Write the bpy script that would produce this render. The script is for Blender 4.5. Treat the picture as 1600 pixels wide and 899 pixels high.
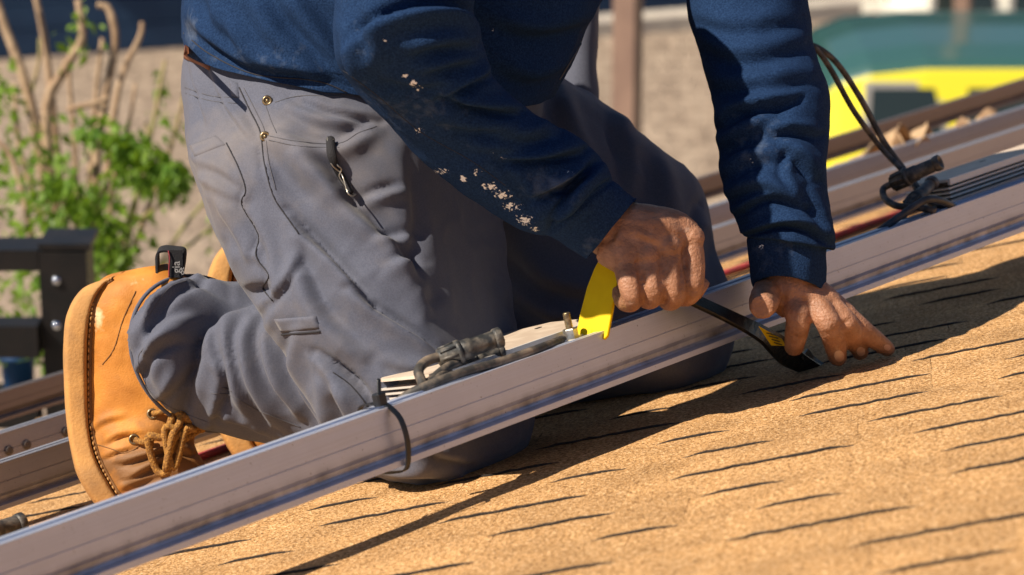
import bpy, bmesh, math, random
import numpy as np
from mathutils import Vector, Matrix, noise
from mathutils.bvhtree import BVHTree

for o in list(bpy.data.objects): bpy.data.objects.remove(o)
S = bpy.context.scene
COL = S.collection
rnd = random.Random(7)
rs = np.random.RandomState(5)

# ---------------------------------------------------------------- camera
F = 4500.0                       # focal length in pixels of the 1600 px wide photograph
PITCH = math.radians(16.5)       # camera looks down by this much
HC = 5.2                         # camera height above the yard
cp, sp = math.cos(PITCH), math.sin(PITCH)
CR = np.array([1.0, 0, 0]); CU = np.array([0, sp, cp]); CF = np.array([0, cp, -sp]); CL = np.array([0, 0, HC])
cam_d = bpy.data.cameras.new('camera')
cam = bpy.data.objects.new('camera', cam_d); COL.objects.link(cam)
cam.location = CL
cam.rotation_euler = (math.pi/2 - PITCH, 0, 0)
cam_d.sensor_width = 36; cam_d.lens = 36*F/1600
cam_d.clip_start = 0.05; cam_d.clip_end = 3000
cam_d.dof.use_dof = True; cam_d.dof.focus_distance = 3.06; cam_d.dof.aperture_fstop = 6.8
S.camera = cam

# ---------------------------------------------------------------- world, sun, exposure
SUN_AZ = np.array([-0.90, -0.436]); SUN_AZ /= np.linalg.norm(SUN_AZ)
SUN_EL = math.radians(47.5)
W = bpy.data.worlds.new('World'); S.world = W; W.use_nodes = True
nt = W.node_tree; bg = nt.nodes['Background']
sky = nt.nodes.new('ShaderNodeTexSky'); sky.sky_type = 'NISHITA'; sky.sun_disc = False; sky.ozone_density = 3.0; sky.dust_density = 0.4; sky.air_density = 1.0
sky.sun_elevation = SUN_EL; sky.sun_rotation = math.atan2(SUN_AZ[0], SUN_AZ[1])
nt.links.new(sky.outputs[0], bg.inputs[0]); bg.inputs[1].default_value = 0.05
sd = bpy.data.lights.new('sun', 'SUN'); sd.energy = 5.0; sd.angle = math.radians(0.5); sd.color = (1.0, 0.87, 0.70)
so = bpy.data.objects.new('sun', sd); COL.objects.link(so)
sdir = Vector((SUN_AZ[0]*math.cos(SUN_EL), SUN_AZ[1]*math.cos(SUN_EL), math.sin(SUN_EL)))
so.rotation_euler = sdir.to_track_quat('Z', 'Y').to_euler(); so.location = (-3, -3, 9)
S.view_settings.view_transform = 'Standard'; S.view_settings.look = 'None'
S.view_settings.exposure = 0.64; S.view_settings.gamma = 1.0

# ---------------------------------------------------------------- pixel helpers (a pixel AND a distance give a point)
def c2w(c):
    c = np.asarray(c, float)
    return CL + c[..., 0:1]*CR + c[..., 1:2]*CU + c[..., 2:3]*CF
def v2w(c):
    c = np.asarray(c, float); return c[0]*CR + c[1]*CU + c[2]*CF
def P(x, y, d): return c2w(np.array([(x-800)/F*d, (449.5-y)/F*d, d]))
def PP(lst): return [P(*q) for q in lst]
def proj(V):
    r = np.asarray(V) - CL
    z = r@CF
    return 800 + F*(r@CR)/z, 449.5 - F*(r@CU)/z, z
# roof plane and the rail directions, in camera space then world
NC = np.array([-0.21, 0.973, -0.097]); NC /= np.linalg.norm(NC); ROOFC = -0.474
RC = np.array([4100/F, 1334/F, 1.0]); RC -= NC*(RC@NC); RC /= np.linalg.norm(RC)
WC = np.cross(RC, NC); WC = WC if WC[2] > 0 else -WC
Nw, Rw, Ww = v2w(NC), v2w(RC), v2w(WC)
def roof_d(x, y):
    return ROOFC/(NC@np.array([(x-800)/F, (449.5-y)/F, 1.0]))
def RF(x, y, h=0.0): return P(x, y, roof_d(x, y)) + Nw*h
OR = P(690, 704, 2.80); GAP = float((OR-CL)@Nw - ROOFC); OR = OR - Nw*GAP
def RL(r, w, n): return OR + Rw*r + Ww*w + Nw*n
def r_at(px, w, n):
    "r such that RL(r,w,n) projects on column px"
    lo, hi = -1.5, 4.0
    for _ in range(50):
        m = (lo+hi)/2
        if proj(RL(m, w, n))[0] < px: lo = m
        else: hi = m
    return lo

# ---------------------------------------------------------------- object helpers
BASE = {}
def tag(o, label=None, cat=None, group=None, kind=None):
    if label: o['label'] = label
    if cat: o['category'] = cat
    if group: o['group'] = group
    if kind: o['kind'] = kind
    return o
def empty(name, loc, label=None, cat=None, group=None):
    o = bpy.data.objects.new(name, None); COL.objects.link(o); o.location = loc; o.empty_display_size = 0.05
    BASE[o.name] = np.array(loc, float); return tag(o, label, cat, group)
def base_of(o): return BASE.get(o.name, np.zeros(3))
def mk(name, V, Fc, mat, parent=None, smooth=True, recalc=True, base=None):
    V = np.asarray(V, float)
    b = base_of(parent) if parent is not None else (np.array(base, float) if base is not None else V.mean(0))
    me = bpy.data.meshes.new(name)
    me.from_pydata((V-b).tolist(), [], [list(map(int, f)) for f in Fc])
    if recalc:
        bm = bmesh.new(); bm.from_mesh(me); bmesh.ops.recalc_face_normals(bm, faces=bm.faces); bm.to_mesh(me); bm.free()
    me.update()
    if smooth: me.polygons.foreach_set('use_smooth', [True]*len(me.polygons))
    mats = mat if isinstance(mat, (list, tuple)) else [mat]
    for m in mats: me.materials.append(m)
    o = bpy.data.objects.new(name, me); COL.objects.link(o)
    if parent is not None: o.parent = parent
    else: o.location = b
    BASE[o.name] = b
    return o
class MB:
    def __init__(s): s.V = []; s.F = []; s.n = 0
    def add(s, V, Fc):
        V = np.asarray(V, float); s.V.append(V); s.F += [[i+s.n for i in f] for f in Fc]; s.n += len(V); return s
    def arr(s): return np.concatenate(s.V), s.F
    def box(s, o, ax, ay, az):
        "o corner, three edge vectors"
        o, ax, ay, az = map(lambda q: np.asarray(q, float), (o, ax, ay, az))
        V = [o, o+ax, o+ax+ay, o+ay, o+az, o+ax+az, o+ax+ay+az, o+ay+az]
        return s.add(V, [(0,3,2,1),(4,5,6,7),(0,1,5,4),(1,2,6,5),(2,3,7,6),(3,0,4,7)])
    def build(s, name, mat, parent=None, smooth=False, base=None):
        V, Fc = s.arr(); return mk(name, V, Fc, mat, parent, smooth, True, base)
def catmull(A, per):
    A = np.asarray(A, float)
    if len(A) < 3: per_t = np.linspace(0, 1, per+1)[:, None]; return A[0]+(A[1]-A[0])*per_t
    B = np.vstack([2*A[0]-A[1], A, 2*A[-1]-A[-2]]); out = []
    for i in range(1, len(B)-2):
        p0, p1, p2, p3 = B[i-1], B[i], B[i+1], B[i+2]
        for k in range(per):
            t = k/per
            out.append(0.5*((2*p1)+(-p0+p2)*t+(2*p0-5*p1+4*p2-p3)*t*t+(-p0+3*p1-3*p2+p3)*t**3))
    out.append(A[-1]); return np.array(out)
def grid_faces(nr, nc, closed=True):
    f = []
    for i in range(nr-1):
        for j in range(nc if closed else nc-1):
            k = (j+1) % nc; f.append((i*nc+j, i*nc+k, (i+1)*nc+k, (i+1)*nc+j))
    return f
def capped(V, Fc, nr, nc):
    V = list(map(np.array, V)); a = len(V); V.append(np.mean(V[:nc], 0)); V.append(np.mean(V[(nr-1)*nc:nr*nc], 0))
    for j in range(nc):
        k = (j+1) % nc; Fc.append((a, k, j)); Fc.append((a+1, (nr-1)*nc+j, (nr-1)*nc+k))
    return np.array(V), Fc
def loft(st, nu=40, per=6, power=2.0):
    "stations: (xl,yl,xr,yr,distance,half thickness in depth,[near side shift x,y px])"
    st = [tuple(s)+(0, 0) if len(s) == 6 else tuple(s) for s in st]
    A = catmull(st, per); V = []
    for xl, yl, xr, yr, d, t, kx, ky in A:
        for j in range(nu):
            th = 2*math.pi*j/nu; c, s_ = math.cos(th), math.sin(th)
            c2 = math.copysign(abs(c)**(2/power), c); s2 = math.copysign(abs(s_)**(2/power), s_)
            x = (xl+xr)/2 + (xr-xl)/2*c2 + kx*s2; y = (yl+yr)/2 + (yr-yl)/2*c2 + ky*s2
            V.append(P(x, y, d - t*s2))
    return capped(V, grid_faces(len(A), nu), len(A), nu)
def tube(pts, rad, n=10, per=6, flat=None):
    "round tube through world points; rad number or list; flat=(dir,ratio) squashes"
    pts = np.array(pts, float); rad = np.full(len(pts), rad) if np.isscalar(rad) else np.array(rad, float)
    A = catmull(np.hstack([pts, rad[:, None]]), per) if per > 1 else np.hstack([pts, rad[:, None]])
    C, R_ = A[:, :3], np.maximum(A[:, 3], 1e-5)
    T = np.gradient(C, axis=0); T /= np.linalg.norm(T, axis=1)[:, None]+1e-12
    u = np.cross(T[0], [0.3, 0.2, 0.93]); u /= np.linalg.norm(u); V = []
    for i in range(len(C)):
        u = u - T[i]*(u@T[i]); u /= np.linalg.norm(u)+1e-12; v = np.cross(T[i], u)
        for j in range(n):
            a = 2*math.pi*j/n; off = (u*math.cos(a)+v*math.sin(a))*R_[i]
            if flat is not None:
                fd = np.asarray(flat[0]); off = off - fd*(off@fd)*(1-flat[1])
            V.append(C[i]+off)
    return capped(V, grid_faces(len(C), n), len(C), n)
def sphere(c, r, nu=14, nv=9, axes=None):
    V = []; axes = np.eye(3) if axes is None else np.asarray(axes); r = np.full(3, r) if np.isscalar(r) else np.array(r)
    for i in range(1, nv):
        p = math.pi*i/nv
        for j in range(nu):
            a = 2*math.pi*j/nu; q = np.array([math.sin(p)*math.cos(a), math.sin(p)*math.sin(a), math.cos(p)])*r
            V.append(np.asarray(c)+q@axes)
    return capped(V, grid_faces(nv-1, nu), nv-1, nu)
def revolve(a, b, prof, n=16, up=None):
    "prof: list of (t along a->b in 0..1, radius)"
    a, b = np.asarray(a, float), np.asarray(b, float); T = (b-a)/np.linalg.norm(b-a)
    u = np.cross(T, [0.1, 0.3, 0.9] if up is None else up); u /= np.linalg.norm(u); v = np.cross(T, u); V = []
    for t, r in prof:
        for j in range(n):
            q = 2*math.pi*j/n; V.append(a+(b-a)*t+(u*math.cos(q)+v*math.sin(q))*r)
    return capped(V, grid_faces(len(prof), n), len(prof), n)
def remesh(V, Fc, voxel, smooth_it, fac=0.5):
    me = bpy.data.meshes.new('tmp'); me.from_pydata(np.asarray(V).tolist(), [], [list(map(int, f)) for f in Fc])
    bm = bmesh.new(); bm.from_mesh(me); bmesh.ops.recalc_face_normals(bm, faces=bm.faces); bm.to_mesh(me); bm.free()
    o = bpy.data.objects.new('tmp', me); COL.objects.link(o)
    m = o.modifiers.new('r', 'REMESH'); m.mode = 'VOXEL'; m.voxel_size = voxel
    m = o.modifiers.new('s', 'SMOOTH'); m.factor = fac; m.iterations = smooth_it
    dg = bpy.context.evaluated_depsgraph_get(); e = o.evaluated_get(dg).to_mesh()
    n = len(e.vertices); co = np.empty(n*3); e.vertices.foreach_get('co', co)
    Fo = [tuple(p.vertices) for p in e.polygons]
    o.evaluated_get(dg).to_mesh_clear(); bpy.data.objects.remove(o); bpy.data.meshes.remove(me)
    return co.reshape(-1, 3), Fo
def normals(V, Fc):
    N = np.zeros_like(V); Fq = np.array([f if len(f) == 4 else (f[0], f[1], f[2], f[2]) for f in Fc])
    n = np.cross(V[Fq[:, 2]]-V[Fq[:, 0]], V[Fq[:, 3]]-V[Fq[:, 1]])
    tri = Fq[:, 2] == Fq[:, 3]
    if tri.any(): n[tri] = np.cross(V[Fq[tri, 1]]-V[Fq[tri, 0]], V[Fq[tri, 2]]-V[Fq[tri, 0]])
    for k in range(4): np.add.at(N, Fq[:, k], n)
    return N/(np.linalg.norm(N, axis=1)[:, None]+1e-12)
def fix_orient(V, Fc):
    me = bpy.data.meshes.new('t'); me.from_pydata(np.asarray(V).tolist(), [], [list(map(int, f)) for f in Fc])
    bm = bmesh.new(); bm.from_mesh(me); bmesh.ops.recalc_face_normals(bm, faces=bm.faces)
    bm.verts.ensure_lookup_table(); Fo = [tuple(v.index for v in f.verts) for f in bm.faces]; bm.free(); bpy.data.meshes.remove(me)
    return Fo
def stroke_dist(px, py, pts):
    pts = catmull(np.array(pts, float), 5) if len(pts) > 2 else np.array(pts, float)
    seg = np.linalg.norm(np.diff(pts, axis=0), axis=1); cum = np.concatenate([[0], np.cumsum(seg)]); L = cum[-1]
    best = np.full(px.shape, 1e9); sg = np.zeros_like(px); tt = np.zeros_like(px); over = np.zeros_like(px)
    for i in range(len(seg)):
        dx, dy = (pts[i+1]-pts[i])/max(seg[i], 1e-6)
        rx, ry = px-pts[i][0], py-pts[i][1]; a = rx*dx+ry*dy; s = -rx*dy+ry*dx
        ac = np.clip(a, 0, seg[i]); dd = np.hypot(s, a-ac); m = dd < best
        best[m] = dd[m]; sg[m] = s[m]; tt[m] = (cum[i]+ac[m])/L
    return best, np.sign(sg)*best, tt
def sculpt(V, Fc, strokes, gen=0.0, gscale=14.0, gain=1.0, relax=0, crisp=0.0):
    """folds pressed into the garment: (type, width px, height mm, points). r ridge, c crease, f ridge with a valley on its
    right-hand side (walking along it), v the same but sharper, b broad bulge"""
    N = normals(V, Fc); px, py, z = proj(V)
    vd = V-CL; vd /= np.linalg.norm(vd, axis=1)[:, None]
    face = np.clip(-(N*vd).sum(1)*2.2+0.25, 0, 1)
    disp = np.zeros(len(V))
    for ty, w, h, pts in strokes:
        P_ = np.array(pts, float)
        m = (px > P_[:, 0].min()-3.2*w) & (px < P_[:, 0].max()+3.2*w) & (py > P_[:, 1].min()-3.2*w) & (py < P_[:, 1].max()+3.2*w) & (face > 0)
        if not m.any(): continue
        d, s, t = stroke_dist(px[m], py[m], pts)
        tap = np.sin(np.pi*np.clip(t*0.92+0.04, 0, 1))**0.6
        if ty == 'r': g = np.exp(-(d/w)**2)
        elif ty == 'c': g = -np.exp(-(d/w)**2)
        elif ty == 'b': g = np.exp(-(d/w)**2)
        elif ty == 'f': g = np.exp(-(d/w)**2) - 0.85*np.exp(-((s-1.25*w)/(0.7*w))**2)*(np.abs(d) < 3*w)
        else: g = np.where(s > 0, np.exp(-(d/(0.35*w))**2), np.exp(-(d/(1.3*w))**2)) - 0.9*np.exp(-((s-0.85*w)/(0.45*w))**2)
        disp[m] += g*tap*face[m]*h*0.001*gain
    if gen:
        g = np.empty(len(V))
        for i, v in enumerate(V):
            q = Vector(v*gscale); g[i] = noise.noise(q) + 0.5*noise.noise(q*2.3) + 0.25*noise.noise(q*5.1)
        disp += g*gen
    if crisp:
        g = np.empty(len(V))
        for i, v in enumerate(V):
            q = Vector((v[0]*8, v[1]*8, v[2]*8)); w_ = noise.noise_vector(q*0.7); q = q+w_*0.5
            g[i] = (1-abs(noise.noise(q)))**5 + 0.45*(1-abs(noise.noise(q*2.1)))**5 - 0.35
        disp += g*crisp
    V = V+N*disp[:, None]
    if relax:
        E_ = np.array([(f[k], f[(k+1) % len(f)]) for f in Fc for k in range(len(f))])
        cnt = np.zeros(len(V)); np.add.at(cnt, E_[:, 0], 1); np.add.at(cnt, E_[:, 1], 1)
        for _ in range(relax):
            A_ = np.zeros_like(V); np.add.at(A_, E_[:, 0], V[E_[:, 1]]); np.add.at(A_, E_[:, 1], V[E_[:, 0]]); V = V*0.5+0.5*A_/np.maximum(cnt, 1)[:, None]
    return V
def bvh_of(V, Fc): return BVHTree.FromPolygons([Vector(v) for v in V], Fc)
def drop(bvh, x, y, lift=0.0, dflt=3.0):
    "where the ray of that pixel meets a surface, lifted along its normal"
    d = Vector(P(x, y, 1.0)-CL).normalized()
    loc, nor, i, dist = bvh.ray_cast(Vector(CL), d)
    if loc is None: return P(x, y, dflt) if dflt else None
    if nor.dot(d) > 0: nor = -nor
    return np.array(loc + nor*lift)
def densify(pts, step):
    out = []
    pts = catmull(np.array(pts, float), 6) if len(pts) > 2 else np.array(pts, float)
    for a, b in zip(pts[:-1], pts[1:]):
        n = max(1, int(np.hypot(*(b-a))/step))
        for k in range(n): out.append(a+(b-a)*k/n)
    out.append(pts[-1]); return out
def seam_tube(bvh, pts, r=0.0008, lift=0.0003, step=5, n=6):
    q = [drop(bvh, x, y, lift, None) for x, y in densify(pts, step)]; q = [p for p in q if p is not None]
    q = [q[0]]+[b for a, b in zip(q[:-1], q[1:]) if np.linalg.norm(b-a) < 0.025]
    return tube(q, r, n, 1)
def patch(bvh, quad, lift, thick, nu=10, nv=5):
    "cloth patch laid on a surface: quad of four pixel corners"
    q = np.array(quad, float); V = []
    for lay in (lift+thick, lift-0.004):
        for i in range(nv+1):
            for j in range(nu+1):
                a, b = i/nv, j/nu
                x, y = (q[0]*(1-b)+q[1]*b)*(1-a)+(q[3]*(1-b)+q[2]*b)*a
                e = min(1, 8*min(a, 1-a, b, 1-b)+0.35) if lay > 0 else 1
                V.append(drop(bvh, x, y, lay*e if lay > 0 else lay))
    m = (nu+1)*(nv+1); Fc = []
    for i in range(nv):
        for j in range(nu):
            k = i*(nu+1)+j; Fc.append((k, k+1, k+nu+2, k+nu+1)); Fc.append((m+k, m+k+nu+1, m+k+nu+2, m+k+1))
    rim = [j for j in range(nu+1)]+[i*(nu+1)+nu for i in range(1, nv+1)]+[nv*(nu+1)+j for j in range(nu-1, -1, -1)]+[i*(nu+1) for i in range(nv-1, 0, -1)]
    for a, b in zip(rim, rim[1:]+rim[:1]): Fc.append((a, m+a, m+b, b))
    return np.array(V), Fc
def set_attr(o, name, val):
    a = o.data.attributes.new(name, 'FLOAT', 'POINT'); a.data.foreach_set('value', np.asarray(val, np.float32))

# ---------------------------------------------------------------- materials
def mat(name, col, rough=0.6, metal=0.0, spec=0.5, c2=None, scale=20.0, mixp=(0.4, 0.6), bump=0.0, bscale=200.0, detail=4, coat=0.0, sheen=0.0, coord='obj', stretch=None, bdist=0.002):
    m = bpy.data.materials.new(name); m.use_nodes = True; t = m.node_tree; b = t.nodes['Principled BSDF']
    b.inputs['Base Color'].default_value = (*col, 1); b.inputs['Roughness'].default_value = rough; b.inputs['Metallic'].default_value = metal
    b.inputs['Specular IOR Level'].default_value = spec
    if coat: b.inputs['Coat Weight'].default_value = coat; b.inputs['Coat Roughness'].default_value = 0.08
    if sheen: b.inputs['Sheen Weight'].default_value = sheen; b.inputs['Sheen Roughness'].default_value = 0.5
    tc = t.nodes.new('ShaderNodeTexCoord'); src = tc.outputs['Object']
    if coord == 'pos': src = t.nodes.new('ShaderNodeNewGeometry').outputs['Position']
    if stretch:
        mp = t.nodes.new('ShaderNodeMapping'); mp.inputs['Scale'].default_value = stretch; t.links.new(src, mp.inputs[0]); src = mp.outputs[0]
    if c2:
        n = t.nodes.new('ShaderNodeTexNoise'); n.inputs['Scale'].default_value = scale; n.inputs['Detail'].default_value = detail
        r = t.nodes.new('ShaderNodeValToRGB'); r.color_ramp.elements[0].position = mixp[0]; r.color_ramp.elements[1].position = mixp[1]
        r.color_ramp.elements[0].color = (*col, 1); r.color_ramp.elements[1].color = (*c2, 1)
        t.links.new(src, n.inputs['Vector']); t.links.new(n.outputs[0], r.inputs[0]); t.links.new(r.outputs[0], b.inputs['Base Color'])
        m['ramp'] = r.name
    if bump:
        n2 = t.nodes.new('ShaderNodeTexNoise'); n2.inputs['Scale'].default_value = bscale; n2.inputs['Detail'].default_value = 3
        bp = t.nodes.new('ShaderNodeBump'); bp.inputs['Strength'].default_value = bump; bp.inputs['Distance'].default_value = bdist
        t.links.new(src, n2.inputs['Vector']); t.links.new(n2.outputs[0], bp.inputs['Height']); t.links.new(bp.outputs[0], b.inputs['Normal'])
    return m
def nd(t, ty, **kw):
    n = t.nodes.new(ty)
    for k, v in kw.items():
        if k in n.inputs.keys(): n.inputs[k].default_value = v
        else: setattr(n, k, v)
    return n
def overlay(m, attr, col, scale, thr=(0.45, 0.55), amount=1.0, gain=1.0, contrast=True, rough=None):
    "mix a second colour in where a painted vertex attribute and a fine noise together say so (paint flecks, dust)"
    t = m.node_tree; b = t.nodes['Principled BSDF']
    at = nd(t, 'ShaderNodeAttribute'); at.attribute_name = attr
    tc = nd(t, 'ShaderNodeTexCoord'); n = nd(t, 'ShaderNodeTexNoise', Scale=scale, Detail=4.0)
    t.links.new(tc.outputs['Object'], n.inputs['Vector'])
    ad = nd(t, 'ShaderNodeMath', operation='MULTIPLY_ADD'); ad.inputs[1].default_value = gain
    t.links.new(at.outputs['Fac'], ad.inputs[0])
    nb = nd(t, 'ShaderNodeMath', operation='SUBTRACT'); t.links.new(n.outputs[0], nb.inputs[0]); nb.inputs[1].default_value = 0.5
    t.links.new(nb.outputs[0], ad.inputs[2])
    r = nd(t, 'ShaderNodeMapRange'); r.inputs[1].default_value = thr[0]; r.inputs[2].default_value = thr[1]; r.inputs[4].default_value = amount
    t.links.new(ad.outputs[0], r.inputs[0])
    mx = nd(t, 'ShaderNodeMix', data_type='RGBA'); t.links.new(r.outputs[0], mx.inputs[0])
    src = b.inputs['Base Color']
    if src.is_linked: t.links.new(src.links[0].from_socket, mx.inputs[6])
    else: mx.inputs[6].default_value = src.default_value
    mx.inputs[7].default_value = (*col, 1); t.links.new(mx.outputs[2], b.inputs['Base Color'])
    return m
M = {}
M['shirt'] = mat('navy_fleece', (0.0085, 0.022, 0.062), 0.95, c2=(0.017, 0.042, 0.108), scale=520, mixp=(0.36, 0.66), bump=0.55, bscale=700, sheen=0.0, spec=0.06, bdist=0.002)
overlay(M['shirt'], 'paint', (0.86, 0.88, 0.90), 330, (0.50, 0.57), 0.95, 0.60)
overlay(M['shirt'], 'dust', (0.16, 0.20, 0.27), 90, (0.25, 0.9), 0.55, 0.7)
M['pants'] = mat('grey_twill', (0.074, 0.082, 0.116), 0.85, c2=(0.098, 0.107, 0.149), scale=650, mixp=(0.34, 0.66), bump=0.35, bscale=1300, sheen=0.12, spec=0.25, bdist=0.0008)
overlay(M['pants'], 'dust', (0.22, 0.19, 0.17), 40, (0.15, 1.0), 0.55, 0.8)
M['seam'] = mat('dark_seam_thread', (0.02, 0.02, 0.026), 0.9)
M['seam_light'] = mat('grey_thread', (0.085, 0.085, 0.10), 0.9)
M['skin'] = mat('tanned_skin', (0.25, 0.115, 0.062), 0.5, c2=(0.40, 0.205, 0.125), scale=70, mixp=(0.3, 0.72), bump=0.9, bscale=330, spec=0.4, bdist=0.0016)
sk = M['skin'].node_tree.nodes['Principled BSDF']; sk.inputs['Subsurface Weight'].default_value = 0.12; sk.inputs['Subsurface Radius'].default_value = (0.012, 0.005, 0.003); sk.inputs['Subsurface Scale'].default_value = 0.4
overlay(M['skin'], 'dust', (0.50, 0.40, 0.34), 120, (0.3, 0.9), 0.6, 0.7)
M['nail'] = mat('fingernail', (0.52, 0.30, 0.22), 0.35, c2=(0.6, 0.42, 0.34), scale=60)
M['leather'] = mat('wheat_nubuck', (0.36, 0.130, 0.016), 0.62, c2=(0.60, 0.245, 0.04), scale=24, mixp=(0.32, 0.66), bump=0.35, bscale=520, spec=0.35, bdist=0.0012)
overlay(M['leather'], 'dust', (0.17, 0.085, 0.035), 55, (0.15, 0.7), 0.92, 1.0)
overlay(M['leather'], 'scuff', (0.80, 0.58, 0.34), 120, (0.35, 0.7), 0.8, 0.7)
M['sole'] = mat('tan_crepe_sole', (0.50, 0.255, 0.075), 0.8, c2=(0.30, 0.16, 0.06), scale=30, mixp=(0.4, 0.75), bump=0.5, bscale=300, bdist=0.0015)
M['stitch'] = mat('brown_thread', (0.20, 0.095, 0.03), 0.85)
M['lace'] = mat('golden_lace', (0.38, 0.185, 0.035), 0.85, c2=(0.20, 0.09, 0.02), scale=380, mixp=(0.42, 0.58), bump=0.9, bscale=500, bdist=0.002)
M['brass'] = mat('antique_brass', (0.42, 0.33, 0.19), 0.38, 0.9, c2=(0.22, 0.17, 0.11), scale=200)
M['blackweb'] = mat('black_webbing', (0.012, 0.012, 0.016), 0.85, bump=0.6, bscale=900)
M['letter'] = mat('grey_lettering', (0.32, 0.31, 0.31), 0.8)
M['redthread'] = mat('red_thread', (0.22, 0.02, 0.03), 0.8)
M['yellow'] = mat('yellow_paint', (0.78, 0.54, 0.0), 0.5, spec=0.15, c2=(0.74, 0.50, 0.0), scale=60)
M['blacksteel'] = mat('black_steel', (0.012, 0.012, 0.013), 0.32, 0.5, c2=(0.05, 0.04, 0.03), scale=120, mixp=(0.55, 0.75), bump=0.2, bscale=400)
M['silver'] = mat('zinc_bolt', (0.55, 0.54, 0.5), 0.35, 0.85, c2=(0.4, 0.36, 0.3), scale=150)
M['cable'] = mat('dusty_black_cable', (0.035, 0.033, 0.031), 0.6, c2=(0.22, 0.17, 0.125), scale=60, mixp=(0.45, 0.72), bump=0.2, bscale=200)
M['cable_clean'] = mat('black_cable', (0.025, 0.028, 0.034), 0.5, c2=(0.06, 0.06, 0.065), scale=60)
M['plastic'] = mat('black_plastic', (0.026, 0.028, 0.030), 0.5, c2=(0.17, 0.15, 0.125), scale=110, mixp=(0.42, 0.75), bump=0.3, bscale=300)
M['tie'] = mat('black_nylon', (0.008, 0.010, 0.014), 0.42)
M['plate'] = mat('beige_coated_plate', (0.46, 0.37, 0.29), 0.6, c2=(0.55, 0.46, 0.37), scale=40, bump=0.1, bscale=300)
M['whitefin'] = mat('bare_aluminium_edge', (0.68, 0.66, 0.63), 0.5, 0.35)
M['redcable'] = mat('red_cable', (0.42, 0.045, 0.06), 0.55, c2=(0.30, 0.06, 0.06), scale=40)
M['belt'] = mat('brown_leather_belt', (0.20, 0.07, 0.03), 0.6, bump=0.3, bscale=200)
M['glass'] = mat('tinted_glass', (0.02, 0.03, 0.03), 0.08, 0.0, spec=0.6)
M['rubber'] = mat('tyre_rubber', (0.02, 0.02, 0.02), 0.8)

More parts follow.
